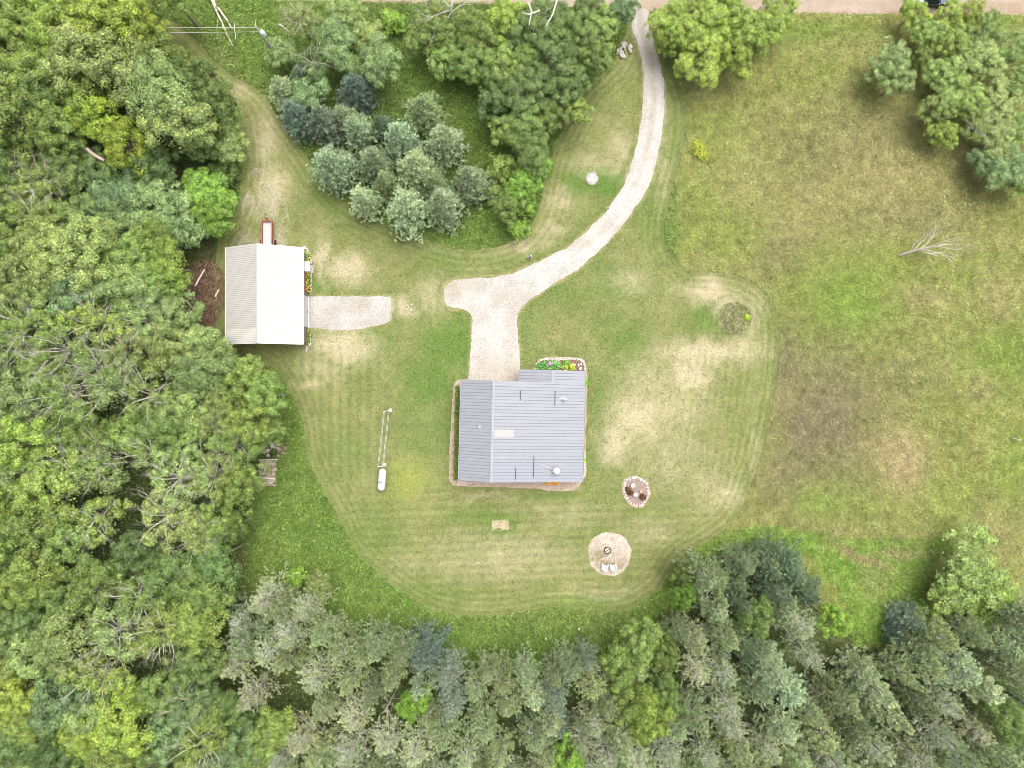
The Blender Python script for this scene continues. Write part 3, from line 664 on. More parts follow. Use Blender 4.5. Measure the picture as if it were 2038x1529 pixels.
T('south-west of the garage', '440,715,40,AL 385,745,52,AL 480,748,46,AG 525,790,42,AG 500,840,44,AG 60,790,62,AL 40,880,62,AY 140,790,54,SG 220,775,62,SL 300,790,58,SG 365,810,54,AL 430,830,52,AL 465,890,42,SO 265,860,50,FG 150,935,58,SG 95,975,62,AG 205,930,54,SL 300,900,56,SO 345,955,60,SL 420,950,54,SK 475,965,44,AG 25,960,52,AB 115,860,48,AG 185,860,44,AO 400,880,46,FK 530,850,34,TG 250,700,46,SL 10,810,44,AG 320,845,46,AO 455,800,40,AG')
T('in the lower left wood', '60,1050,60,AG 140,1075,54,AO 55,1150,54,AG 185,1040,52,SG 335,1030,60,SL 400,1065,50,SL 270,1100,46,AD 330,1150,54,AD 400,1180,54,AG 130,1280,66,AL 68,1300,54,AL 270,1195,54,SG 325,1265,58,SG 235,1265,58,SL 110,1390,60,AB 165,1435,52,AL 245,1440,60,AY 160,1475,50,AY 305,1390,50,AG 25,1400,50,AY 30,1490,54,AD 100,1515,44,AD 330,1470,50,AB 370,1390,46,SB 405,1490,54,SG 20,1250,48,AD 20,1180,44,AG 425,1120,44,AD 385,1240,50,AG 200,1340,56,SG 190,1170,54,AG 430,1040,40,AG 395,1320,50,AD 450,1060,34,AO 220,1515,54,AG 55,1235,46,AD 410,1430,44,AB 300,1515,44,AD 60,1440,44,AG 120,1190,48,AG')
T('below the lower left weeds', '478,1235,46,DK 530,1195,48,DK 575,1255,50,DK 612,1215,42,DK 632,1168,26,TL 588,1150,22,BN 540,1285,46,DK 470,1325,40,DW 500,1395,44,DW 620,1345,50,DK 575,1310,42,PK 490,1280,40,PK 645,1265,36,PK 555,1215,36,PK')
T('along the bottom, left of centre', '680,1290,42,PK 705,1350,42,PK 752,1285,40,PK 785,1340,42,PK 775,1412,26,XR 824,1408,30,TN 700,1425,48,DW 700,1495,46,DW 600,1465,48,DW 645,1410,40,PK 845,1305,42,UB 842,1365,38,PQ 890,1345,40,PB 900,1400,40,PB 880,1465,46,PK 825,1490,44,DW 948,1375,38,PK 960,1440,42,PK 930,1500,42,DK 770,1480,42,DW 640,1500,42,PK 545,1460,42,TG 470,1490,48,AB 440,1425,36,AD 520,1505,44,AG 480,1440,32,FD 745,1385,34,PK 860,1420,34,PK 560,1510,36,DK 800,1300,34,PO 725,1300,34,PK')
T('along the bottom, right of centre', '1000,1350,36,PK 1012,1402,36,PK 1060,1395,42,PQ 1060,1462,40,PK 1000,1500,40,PK 1132,1325,38,PK 1112,1385,36,PB 1178,1365,40,PK 1115,1450,30,UB 1130,1505,34,AN 1180,1430,40,DK 1205,1495,42,DW 1270,1290,48,FO 1282,1342,34,XR 1300,1430,46,FY 1250,1395,42,FO 1240,1465,42,PK 1262,1505,40,DW 1330,1495,42,DW 1232,1335,36,FO 1090,1500,38,PK 970,1345,30,PK 1320,1375,38,FO 1165,1310,26,PB 1045,1345,34,PK 1090,1430,34,PQ 1160,1475,36,DK 1210,1400,34,PK 1100,1345,32,PK 1320,1300,34,FO')
T('in the lower right pines', '1380,1275,42,PW 1425,1210,46,PK 1400,1150,46,PK 1360,1195,24,AN 1385,1340,38,DW 1435,1330,40,DK 1445,1400,42,DK 1450,1445,38,DW 1380,1430,42,PK 1482,1125,38,PD 1525,1130,42,UD 1575,1140,44,UD 1605,1180,36,UD 1560,1215,50,PK 1590,1245,42,DW 1500,1290,48,PO 1540,1330,50,PQ 1570,1375,42,PQ 1510,1375,42,PK 1612,1300,36,DK 1660,1240,32,AN 1712,1338,42,PW 1740,1375,48,PW 1775,1420,44,PW 1650,1390,46,PO 1635,1460,46,PK 1700,1450,48,PO 1745,1490,42,DK 1560,1445,42,PQ 1520,1490,40,DK 1480,1500,38,PK 1590,1505,40,PK 1840,1320,46,PK 1895,1330,50,PQ 1955,1375,52,PQ 1880,1400,44,DK 1990,1290,44,PK 2020,1335,44,PK 1940,1450,44,DW 1860,1460,44,DK 2010,1440,42,AO 1990,1500,42,PK 1915,1510,42,PG 1820,1505,42,DK 1470,1195,34,PD 1465,1160,34,UD 1345,1260,28,PK 1660,1510,40,DK 1400,1505,40,DK 1345,1440,38,PK 1440,1265,36,PK 1550,1180,36,PD 1610,1410,36,PK 1475,1455,34,XR 1690,1390,36,PK 1940,1260,34,PK 1870,1265,36,PK 1830,1400,38,PO 2020,1235,36,PK 1790,1340,34,PK 1985,1430,34,PK 1505,1240,34,AD 1420,1145,34,PK 1365,1145,26,FO')
T('at the lower right field corner', '1938,1155,84,FG 1975,1185,58,FY 1900,1185,46,FG 1818,1240,30,UB 1800,1272,26,UB 1850,1255,20,BV 1840,1285,26,PQ 1960,1215,34,FG 1835,1215,20,BN')
T('in the ring north of the lawn', '663,322,44,UQ 740,318,38,UQ 722,392,36,UQ 808,405,44,UQ 878,402,42,UQ 938,352,40,UQ 832,330,42,UQ 790,268,42,UQ 712,252,36,UQ 886,275,42,UQ 842,212,38,UK 562,175,36,UQ 590,225,38,UB 640,238,38,UB 705,170,36,UB 690,225,30,UQ 770,360,34,UK 760,245,26,UD 862,360,30,UK 600,150,30,UB')
T('behind the north spruces', '622,180,42,TB 660,82,46,TB 757,115,44,TB 720,60,36,TL 592,35,40,SL 560,105,32,TB 620,120,36,SD 700,130,30,TD 690,20,36,TL 780,40,24,BN')
T('in the belt left of the driveway', '855,60,44,FG 898,108,44,FG 950,55,44,AG 1000,35,42,AY 1060,55,52,AD 1100,115,54,AD 1142,58,44,AO 1195,55,44,AG 1050,180,50,AD 1120,170,46,AO 1000,125,46,AG 985,195,38,AD 1045,250,42,AO 1058,300,38,AD 1005,260,32,AG 1040,365,36,FN 1012,415,30,FG 1185,108,38,AG 1235,25,30,TB 1150,215,30,AG 1000,330,28,BG 1045,405,28,BN 1100,230,34,AO 940,120,40,AG 870,20,36,SG 1100,20,40,SD 1020,80,34,FD 1170,10,34,AD 1050,115,34,AG 985,385,22,BG 1075,330,22,BN 1030,455,22,BN 905,60,34,FG 990,160,30,AD')
T('right of the driveway by the road', '1350,50,50,FY 1418,45,58,FY 1492,55,54,FY 1400,108,52,FY 1465,110,40,FY 1545,20,40,FY 1340,85,28,FY 1385,15,34,FY 1450,15,40,FY')
T('in the top right corner', '1775,115,40,AL 1790,160,34,AL 1760,140,26,AK 1848,62,32,FG 1885,145,40,FG 1950,120,46,FL 2010,95,42,FG 1925,195,44,FG 1870,215,34,AG 1880,262,30,FY 1990,205,44,FL 1985,275,40,TL 2010,330,40,TB 1965,320,28,TB 1895,30,30,FY 1955,50,36,FG 2030,165,38,FG 1822,22,28,FY 1840,110,22,FO 1945,255,32,SG 2036,260,36,TG 1905,85,34,FG 2036,360,30,TG 1935,25,28,FY')
ext = np.random.default_rng(3)
for k, x in enumerate(range(-20, 2080, 52)):
    left = x < 440; z = 'at the bottom left edge' if left else 'at the bottom edge, left half' if x < 1040 else 'at the bottom edge, right half'
    kd = 'A' if left else ('PPD')[k % 3]; tn = ('GLD')[k % 3] if left else ('KWKQK')[k % 5]
    TREES.append([x + ext.uniform(-12, 12), 1552 + ext.uniform(-10, 14), 46 if left else 40, kd, tn, z])
for k, y in enumerate(range(-10, 1530, 84)): TREES.append([-38 + ext.uniform(-8, 8), y, 56, 'A', 'GLYGD'[k % 5], 'at the left edge'])
for k, y in enumerate(range(1230, 1530, 62)): TREES.append([2066, y, 44, 'P', 'KQK'[k % 3], 'at the right edge'])
for k, x in enumerate(range(20, 330, 74)): TREES.append([x, -34, 54, 'A', 'YGLYG'[k % 5], 'at the top left edge'])
def words_to_unique(L):
    groups = {}
    for i, t in enumerate(L):
        kind = KIND[t[3]][1]; tint = TN[t[4]][1]
        if t[3] == 'X': tint = 'grey'
        groups.setdefault((tint, kind, t[5]), []).append(i)
    ORD = ['leftmost', 'second from left', 'third from left', 'fourth from left', 'fifth from left', 'sixth from left', 'seventh from left', 'eighth from left', 'ninth from left', 'tenth from left', 'eleventh from left', 'twelfth from left', 'thirteenth from left', 'fourteenth from left', 'fifteenth from left', 'sixteenth from left', 'seventeenth from left', 'eighteenth from left', 'nineteenth from left', 'twentieth from left', 'twenty-first from left', 'twenty-second from left', 'twenty-third from left', 'twenty-fourth from left', 'twenty-fifth from left', 'twenty-sixth from left', 'twenty-seventh from left', 'twenty-eighth from left']
    plural = lambda k: k.replace('leafy tree', 'leafy trees').replace('fine-leaved tree', 'fine-leaved trees').replace('bare-limbed tree', 'bare-limbed trees').replace('feathery tree', 'feathery trees').replace('leafless tree', 'leafless trees').replace('shrub', 'shrubs').replace('pine', 'pines') if not k.startswith('spruce') else 'spruces'
    lab = {}
    for (tint, kind, zone), idx in groups.items():
        if len(idx) == 1: lab[idx[0]] = f'{tint} {kind} {zone}'; continue
        idx.sort(key=lambda i: L[i][0])
        for r_, i in enumerate(idx):
            o = ORD[r_] if r_ < len(idx) - 1 or len(idx) < 2 else 'rightmost'
            lab[i] = f'{o} of the {tint} {plural(kind)} {zone}'
    return lab
def grow_tree(proto, name, x, y, s, sz, rz, tint, label, cat, group, lean=(0, 0)):
    e = empty(name, (x, y, 0), rz); e.scale = (s, s, sz); e.rotation_euler[0] = lean[0]; e.rotation_euler[1] = lean[1]
    for part in ('trunk', 'crown', 'dead_branches', 'bare_twigs', 'branches'):
        me = proto.get(part)
        if me is None: continue
        o = link(part, me, e); o.color = (*tint, 1)
    tag(e, label, cat, group); return e
labels = words_to_unique(TREES)
for i, (px, py, rp, k, tn, zone) in enumerate(TREES):
    pr = PR[k][rnd.randrange(len(PR[k]))]
    # size: the crown seen at its own height
    s = rp * (CH - pr['cz']) / F / pr['R'] * 1.02
    for _ in range(2): s = rp * (CH - pr['cz'] * max(.5, min(1.3, s))) / F / pr['R'] * (1.15 if k == 'U' else 1.04 if k in 'PD' else .99)
    sz = s
    if k in 'PD': sz = (.66 + .24 * s) * rnd.uniform(.85, 1.15)
    elif k in 'AFST': sz = (.45 + .55 * s) * rnd.uniform(.9, 1.12)
    if k in 'AFST' and any(w in zone for w in ('belt', 'right of the driveway', 'behind the north', 'top right', 'field corner', 'north-west', 'weeds')): sz *= .58 if 'top right' in zone or 'field corner' in zone else .7
    zc = pr['cz'] * sz; p = P(px, py, zc)
    tm = TN[tn][0]; v = rnd.uniform(.84, 1.28); w_ = rnd.uniform(.93, 1.07)
    tint = (min(3, tm[0] * v * w_), tm[1] * v, tm[2] * v / w_)
    grow_tree(pr, KIND[k][0], p.x, p.y, s, sz, rnd.uniform(0, 6.28), tint, labels[i],
              'shrub' if k == 'B' else 'tree', KIND[k][0].replace('_', ' ') + 's ' + zone, (rnd.gauss(0, .03), rnd.gauss(0, .03)))
print('trees', len(TREES))
# ------------------------------------------------------------------ materials of built things
def metal_sheet(name, c, rough=.45, var=.05):
    m, nt, b, out = newmat(name)
    n = noise(nt, .7, 5, .7); n2 = noise(nt, 9, 4, .7)
    r = ramp(nt, n.outputs[0], [(.3, [x * (1 - var) for x in c]), (.7, [min(1, x * (1 + var)) for x in c])])
    r2 = ramp(nt, n2.outputs[0], [(.25, .93), (.6, 1.02)])
    nt.links.new(mixc(nt, r.outputs[0], r2.outputs[0], 1, 'MULTIPLY'), b.inputs['Base Color'])
    b.inputs['Roughness'].default_value = rough; b.inputs['Specular IOR Level'].default_value = .4
    return m
HR = [metal_sheet('house_roof_steel_%s' % w, [x * k for x in (.215, .224, .25)], .5) for w, k in (('a', 1), ('b', .975), ('c', 1.02))]
HRD = metal_sheet('house_roof_steel_darker', (.205, .217, .25), .5)
HSEAM = simple('roof_seam', (.165, .172, .195), .6, .1); HRIDGE = metal_sheet('ridge_cap_steel', (.25, .262, .29), .5)  # seam grey is darkened to paint in the shadow of the overlaps
GR = [metal_sheet('garage_roof_white_%s' % w, [x * k for x in (.385, .38, .374)], .45, .03) for w, k in (('a', 1), ('b', .985))]
GRW = [metal_sheet('garage_roof_west_shade_%s' % w, [x * k for x in (.385, .37, .34)], .5, .05) for w, k in (('a', 1), ('b', .98))]  # west slope: its shaded side is put into a warmer, darker colour
GRL = metal_sheet('garage_roof_newer_sheet', (.46, .45, .415), .5, .03)
GSEAM = simple('garage_roof_rib', (.325, .32, .31), .6, .06); GCAP = metal_sheet('garage_ridge_cap', (.42, .412, .4), .45, .03)
TAN = simple('tan_siding', (.42, .36, .28), .7, .08, 2); BROWN = simple('brown_steel_siding', (.20, .165, .145), .6, .1, 2)
WHITE = simple('white_paint', (.47, .47, .465), .5, .05); GLASS = simple('window_glass', (.03, .04, .05), .12, .1, spec=.6)
DARKM = simple('dark_metal', (.05, .05, .055), .5, .2); GALV = simple('galvanised_steel', (.5, .52, .54), .4, .1, metal=.5)
CREAM = simple('pale_roof_sheet', (.29, .28, .275), .4, .04); RUST = simple('rust_red_paint', (.33, .10, .07), .7, .3, 6)
RUBBER = simple('rubber', (.03, .03, .03), .8, .2); DECK = simple('weathered_deck_boards', (.42, .41, .395), .8, .18, 4)
WOOD = simple('old_wood', (.40, .33, .27), .85, .3, 5, bump=.4); PALEW = simple('bleached_log', (.58, .50, .43), .85, .25, 5, bump=.4)
MULCH = simple('red_brown_mulch', (.155, .085, .07), .95, .45, 9, bump=1, bscale=30)
STONEW = simple('white_stone', (.46, .445, .43), .8, .15, 4); STONEP = simple('pinkish_stone', (.46, .36, .33), .85, .2, 4); STONEG = simple('grey_stone', (.33, .32, .33), .85, .2, 4)
CONC = simple('concrete', (.50, .47, .44), .9, .1, 5)
# ------------------------------------------------------------------ the house
HC = P(1039, 862); HC.z = 0
house = empty('house', HC, R(-1.45))
tag(house, 'grey metal roofed house with gable porch at the end of the gravel drive', 'house')
def hx(px, z): return (px - 1019) * (CH - z) / F - HC.x
def hy(py, z): return (764.5 - py) * (CH - z) / F - HC.y
XR = hx(979, 5.2); XW = hx(915.5, 3.8); XE = hx(1161, 2.9); YN = hy(758.5, 4); YS = hy(960, 4.0)
PXW = hx(1029, 2.9); PXR = hx(1097, 3.7); PYN = hy(734.5, 3.2)
zE = lambda x: 5.2 - .2 * (x - XR)
zWs = lambda x: 5.2 - .35 * (XR - x)
PZR = zE(PXR); zPW = lambda x: PZR - .2 * (PXR - x)
def slope(name, x0, x1, zf, y0, y1, mats, seam, sp, parent, th=.1, sw=.03, sh=.028, special=None, y_off=0):
    """sheet roof between x0 and x1 at height zf(x), a rib every sp metres"""
    mb = MB(); n = max(1, int(round((y1 - y0) / sp))); dy = (y1 - y0) / n
    for i in range(n):
        a = y0 + i * dy; b = a + dy; m = mats[(i * 7 + i // 3) % len(mats)]
        if special: m = special((a + b) / 2) or m
        vs = [(x0, a, zf(x0)), (x1, a, zf(x1)), (x1, b, zf(x1)), (x0, b, zf(x0))]
        mb.add(vs, [(0, 1, 2, 3)], m)
    mb.add([(x0, y0, zf(x0) - th), (x1, y0, zf(x1) - th), (x1, y1, zf(x1) - th), (x0, y1, zf(x0) - th), (x0, y0, zf(x0)), (x1, y0, zf(x1)), (x1, y1, zf(x1)), (x0, y1, zf(x0))],
           [(3, 2, 1, 0), (0, 1, 5, 4), (2, 3, 7, 6), (0, 4, 7, 3), (1, 2, 6, 5)], mats[0])
    for i in range(1, n):
        y = y0 + i * dy
        lo = [(x0 + .01, y - sw, zf(x0) + .002), (x1 - .01, y - sw, zf(x1) + .002), (x1 - .01, y + sw, zf(x1) + .002), (x0 + .01, y + sw, zf(x0) + .002)]
        hi = [(p[0], y + (-.6 if j in (0, 1) else .6) * sw, p[2] + sh) for j, p in enumerate(lo)]
        mb.add(lo + hi, [(4, 5, 6, 7), (0, 1, 5, 4), (2, 3, 7, 6), (1, 2, 6, 5), (3, 0, 4, 7)], seam)
    return mb.obj(name, parent)
low = YS + 2.75
slope('roof_slope', XR, XE, zE, YS, YN, HR, HSEAM, .405, house, special=lambda y: HRD if y < low else None)
slope('roof_slope', XW, XR, zWs, YS, YN, HR, HSEAM, .405, house)
mb = MB(); mb.add([(XR - .19, YS - .02, zWs(XR - .19) + .055), (XR, YS - .02, 5.285), (XR + .19, YS - .02, zE(XR + .19) + .06), (XR - .19, YN + .02, zWs(XR - .19) + .055), (XR, YN + .02, 5.285), (XR + .19, YN + .02, zE(XR + .19) + .06)], [(0, 1, 4, 3), (1, 2, 5, 4)], HRIDGE)
o = mb.obj('ridge_cap', house); s_ = o.modifiers.new('thick', 'SOLIDIFY'); s_.thickness = .02
# porch roof in front: its east side runs on in the plane of the main slope
slope('porch_roof', PXR, XE, zE, YN + .004, PYN, HR, HSEAM, .40, house)
slope('porch_roof', PXW, PXR, zPW, YN + .004, PYN, HR, HSEAM, .40, house)
mb = MB(); mb.add([(PXR - .17, YN - .3, PZR + .035), (PXR, YN - .3, PZR + .075), (PXR + .17, YN - .3, zE(PXR + .17) + .055), (PXR - .17, PYN + .02, PZR + .025), (PXR, PYN + .02, PZR + .075), (PXR + .17, PYN + .02, zE(PXR + .17) + .055)], [(0, 1, 4, 3), (1, 2, 5, 4)], HRIDGE)
o = mb.obj('ridge_cap', house); s_ = o.modifiers.new('thick', 'SOLIDIFY'); s_.thickness = .02
# walls
wx0, wx1, wy0, wy1 = XW + .35, XE - .4, YS + .35, YN - .25
mb = MB()
def wall_ns(y, y2):
    pr = [(wx0, 0), (wx1, 0), (wx1, zE(wx1) - .11), (XR, 5.08), (wx0, zWs(wx0) - .11)]
    vs = [(a, y, b) for a, b in pr] + [(a, y2, b) for a, b in pr]
    mb.add(vs, [(0, 1, 2, 3, 4), (9, 8, 7, 6, 5)] + [(i, (i + 1) % 5, 5 + (i + 1) % 5, 5 + i) for i in range(5)], TAN)
wall_ns(wy0, wy0 + .15); wall_ns(wy1 - .15, wy1)
mb.box((wx0, wy0 + .15, 0), (wx0 + .15, wy1 - .15, zWs(wx0) - .11), TAN); mb.box((wx1 - .15, wy0 + .15, 0), (wx1, wy1 - .15, zE(wx1) - .12), TAN)
mb.box((wx0 + .02, wy0 + .02, -.1), (wx1 - .02, wy1 - .02, .03), CONC)
mb.obj('wall', house)
def window(x, y, z, w, h, axis, parent, name='window'):
    f = MB(); g = MB(); t = .05
    if axis == 'y':
        f.box((x - w / 2 - t, y - .03, z - t), (x + w / 2 + t, y + .03, z), WHITE); f.box((x - w / 2 - t, y - .03, z + h), (x + w / 2 + t, y + .03, z + h + t), WHITE)
        f.box((x - w / 2 - t, y - .03, z), (x - w / 2, y + .03, z + h), WHITE); f.box((x + w / 2, y - .03, z), (x + w / 2 + t, y + .03, z + h), WHITE); f.box((x - .02, y - .028, z), (x + .02, y + .028, z + h), WHITE)
        g.box((x - w / 2, y - .015, z), (x + w / 2, y + .015, z + h), GLASS)
    else:
        f.box((x - .03, y - w / 2 - t, z - t), (x + .03, y + w / 2 + t, z), WHITE); f.box((x - .03, y - w / 2 - t, z + h), (x + .03, y + w / 2 + t, z + h + t), WHITE)
        f.box((x - .03, y - w / 2 - t, z), (x + .03, y - w / 2, z + h), WHITE); f.box((x - .03, y + w / 2, z), (x + .03, y + w / 2 + t, z + h), WHITE); f.box((x - .028, y - .02, z), (x + .028, y + .02, z + h), WHITE)
        g.box((x - .015, y - w / 2, z), (x + .015, y + w / 2, z + h), GLASS)
    fr = f.obj(name, parent); g.obj('pane', fr); return fr
for yy in (wy0 + 2, wy0 + 5.5, wy0 + 9.3): window(wx1, yy, 1.0, 1.3, 1.1, 'x', house); window(wx0, yy, 1.1, 1.2, 1.2, 'x', house)
for xx in (wx0 + 2, XR + 2, XR + 8.5): window(xx, wy0, 1.0, 1.4, 1.2, 'y', house)
d = MB(); gx = (wx0 + PXW) / 2
d.box((gx - 2.4, wy1, .03), (gx + 2.4, wy1 + .05, 2.3), WHITE)
for k in range(1, 4): d.box((gx - 2.38, wy1 + .05, .03 + k * .57 - .015), (gx + 2.38, wy1 + .06, .03 + k * .57 + .015), GALV)
d.obj('garage_door', house)
d = MB(); d.box((PXW + 1.6, wy1, .05), (PXW + 2.5, wy1 + .05, 2.1), BROWN); dd_ = d.obj('front_door', house)
d = MB(); d.lathe([(.0, -.03), (.03, -.02), (.03, .02), (0, .03)], GALV, 10, Matrix.Translation((PXW + 1.7, wy1 + .08, 1.05))); d.obj('handle', dd_)
for xx in (PXW + .3, PXR, XE - .5):
    m_ = MB(); m_.box((xx - .07, PYN - .45, .12), (xx + .07, PYN - .31, (zPW(xx) if xx < PXR else zE(xx)) - .11), WHITE); m_.obj('porch_post', house)
m_ = MB(); m_.box((PXW + .1, wy1 + .01, 0), (XE - .4, PYN - .2, .12), CONC); m_.obj('porch_floor', house)
# gutters along both eaves
for gx_, gz in ((XW - .07, zWs(XW) - .1), (XE + .07, zE(XE) - .1)):
    g = MB(); g.box((gx_ - .06, YS + .02, gz - .06), (gx_ + .06, (PYN if gx_ > 0 else YN) - .02, gz - .045), HRIDGE)
    g.box((gx_ - .06, YS + .02, gz - .045), (gx_ - .05, (PYN if gx_ > 0 else YN) - .02, gz + .04), HRIDGE); g.box((gx_ + .05, YS + .02, gz - .045), (gx_ + .06, (PYN if gx_ > 0 else YN) - .02, gz + .04), HRIDGE)
    g.obj('gutter', house)
# on the roof
def rot_px(px, py, z=4.4):
    w = P(px, py, z) - HC; a = R(1.45); return (w.x * math.cos(a) - w.y * math.sin(a), w.x * math.sin(a) + w.y * math.cos(a))
for (px, ya, yb) in ((1036, 778, 797), (1105.5, 779, 809), (1026.5, 932, 955), (1062.5, 909, 952)):
    x0, y0 = rot_px(px, ya); x1, y1 = rot_px(px, yb); x = (x0 + x1) / 2; z = zE(x)
    g = MB(); n_ = int((y0 - y1) / .2)
    for k in range(n_): g.cbox((x, y1 + (k + .5) * (y0 - y1) / n_, z + .10), (.06, .14, .12), DARKM)
    g.box((x - .025, y1, z + .06), (x + .025, y0, z + .10), DARKM); g.obj('snow_guard', house)
x, y = rot_px(956, 851, 4.4)
g = MB(); zz = zWs(x); g.lathe([(.24, 0), (.24, .03), (.12, .06), (.09, .45), (.07, .45), (.07, .2)], STONEW, 16, c=(x, y, zz)); g.lathe([(.07, .3), (0, .3)], DARKM, 12, c=(x, y, zz)); g.obj('vent_pipe', house)
# opaque paler rectangle on the east roof slope
x0, y0 = rot_px(984, 855); x1, y1 = rot_px(1023, 872)
g = MB(); g.add([(x0, y1, zE(x0) + .052), (x1, y1, zE(x1) + .052), (x1, y0, zE(x1) + .052), (x0, y0, zE(x0) + .052), (x0, y1, zE(x0) + .01), (x1, y1, zE(x1) + .01), (x1, y0, zE(x1) + .01), (x0, y0, zE(x0) + .01)], [(0, 1, 2, 3), (4, 5, 1, 0), (5, 6, 2, 1), (6, 7, 3, 2), (7, 4, 0, 3)], CREAM)
g.obj('pale_roof_patch', house)
def flue(px, py, r, h, brace, cap, collar):
    x, y = rot_px(px, py, 3.6); z = zE(x); g = MB()
    g.lathe([(r, 0), (r, h), (r * .7, h + .02)], GALV if not cap else WHITE, 18, c=(x, y, z - .03)); o = g.obj('chimney_pipe', house)
    c = MB(); c.lathe([(r * 1.9, h - .08), (r * 1.9, h), (r * 1.0, h + .14), (0, h + .16)], WHITE, 18, c=(x, y, z)); c.obj('cap', o)
    if collar: k = MB(); k.cbox((x - .12, y, z + .05), (.85, .8, .10), HRD); k.obj('flashing', o)
    for bx, by in brace:
        qx, qy = rot_px(bx, by, 4.0); q = MB(); q.tube([(x, y, z + h * .6), (qx, qy, zE(qx) + .05)], .03, GALV if not cap else PALEW, 6); q.obj('brace', o)
flue(1107, 936.5, .22, 1.0, ((1078, 927), (1078, 946)), True, True)
flue(1124, 795.5, .11, .7, ((1113, 790), (1113, 799)), False, False)
g = MB(); x, y = rot_px(1118, 794, 3.6); g.add([(x - .4, y - .02, zE(x) + .055), (x + .3, y - .3, zE(x) + .056), (x + .3, y + .3, zE(x) + .056)], [(0, 1, 2)], GCAP); o = g.obj('roof_flashing', house); o.modifiers.new('s', 'SOLIDIFY').thickness = .02

# ------------------------------------------------------------------ the garage (pole barn)
gw = empty('garage', (-31.5, 11.2, 0)); tag(gw, 'white metal roofed garage beside the wood, with overhead door', 'garage')
GX0, GX1, GY0, GY1 = -36.38 + 31.5, -26.55 + 31.5, 5.1 - 11.2, 17.4 - 11.2
GXR = (GX0 + GX1) / 2; gz = lambda x: 5.6 - 2.4 * abs(x - GXR) / (GX1 - GXR)
ysw = P(0, 655, 4).y - 11.2
slope('roof_slope', GX0, GXR, gz, GY0, GY1, GRW, GSEAM, .235, gw, sw=.022, sh=.03, special=lambda y: GRL if y < ysw else None)
slope('roof_slope', GXR, GX1, gz, GY0, GY1, GR, GSEAM, .235, gw, sw=.018, sh=.025)
mb = MB(); mb.add([(GXR - .2, GY0 - .02, gz(GXR - .2) + .045), (GXR, GY0 - .02, 5.67), (GXR + .2, GY0 - .02, gz(GXR + .2) + .045), (GXR - .2, GY1 + .02, gz(GXR - .2) + .045), (GXR, GY1 + .02, 5.67), (GXR + .2, GY1 + .02, gz(GXR + .2) + .045)], [(0, 1, 4, 3), (1, 2, 5, 4)], GCAP)
o = mb.obj('ridge_cap', gw); o.modifiers.new('s', 'SOLIDIFY').thickness = .02
for xe in (GX0, GX1):
    g = MB(); g.box((xe - .10 if xe < 0 else xe, GY0, 3.02), (xe if xe < 0 else xe + .10, GY1, 3.18), WHITE); g.obj('eave_trim', gw)
for ye in (GY0 - .03, GY1 + .001):
    g = MB()
    for a, b in ((GX0, GXR), (GXR, GX1)):
        vs = [(a, ye, gz(a) - .14), (b, ye, gz(b) - .14), (b, ye, gz(b) + .02), (a, ye, gz(a) + .02)]; vs += [(v[0], ye + .03, v[2]) for v in vs]
        g.add(vs, [(0, 1, 2, 3), (7, 6, 5, 4), (0, 4, 5, 1), (1, 5, 6, 2), (2, 6, 7, 3), (3, 7, 4, 0)], WHITE)
    g.obj('gable_trim', gw)
mb = MB(); ax0, ax1, ay0, ay1 = GX0 + .35, GX1 - .38, GY0 + .3, GY1 - .3
for y, y2 in ((ay0, ay0 + .12), (ay1 - .12, ay1)):
    pr = [(ax0, 0), (ax1, 0), (ax1, gz(ax1) - .1), (GXR, 5.48), (ax0, gz(ax0) - .1)]
    vs = [(a, y, b) for a, b in pr] + [(a, y2, b) for a, b in pr]
    mb.add(vs, [(0, 1, 2, 3, 4), (9, 8, 7, 6, 5)] + [(i, (i + 1) % 5, 5 + (i + 1) % 5, 5 + i) for i in range(5)], BROWN)
mb.box((ax0, ay0 + .12, 0), (ax0 + .12, ay1 - .12, gz(ax0) - .1), BROWN); mb.box((ax1 - .12, ay0 + .12, 0), (ax1, ay1 - .12, gz(ax1) - .1), BROWN)
n_ = int((ay1 - ay0) / .3)
for k in range(n_): mb.box((ax1, ay0 + .15 + k * .3, .02), (ax1 + .02, ay0 + .18 + k * .3, gz(ax1) - .12), BROWN)
mb.obj('wall', gw)
def gy(py): return (764.5 - py) * M1 - 11.2
d = MB(); ya, yb = gy(651), gy(590)
d.box((ax1 + .02, ya, .02), (ax1 + .08, yb, 2.6), WHITE)
for k in range(1, 5): d.box((ax1 + .08, ya + .05, .02 + k * .52 - .012), (ax1 + .09, yb - .05, .02 + k * .52 + .012), GALV)
dd_ = d.obj('overhead_door', gw); h_ = MB(); h_.box((ax1 + .09, (ya + yb) / 2 - .12, .3), (ax1 + .13, (ya + yb) / 2 + .12, .34), DARKM); h_.obj('handle', dd_)
h_ = MB(); h_.box((ax1 + .02, ya - .1, 2.6), (ax1 + .14, yb + .1, 2.72), PALEW); h_.box((ax1 + .08, ya - .02, .0), (ax1 + .22, yb + .02, .045), PALEW); h_.obj('door_trim', gw)
d = MB(); ya, yb = gy(543), gy(527); d.box((ax1 + .02, ya, .05), (ax1 + .07, yb, 2.1), WHITE); dd_ = d.obj('side_door', gw)
h_ = MB(); h_.lathe([(0, -.03), (.03, 0), (0, .03)], GALV, 8, Matrix.Translation((ax1 + .11, ya + .12, 1.0))); h_.obj('handle', dd_)
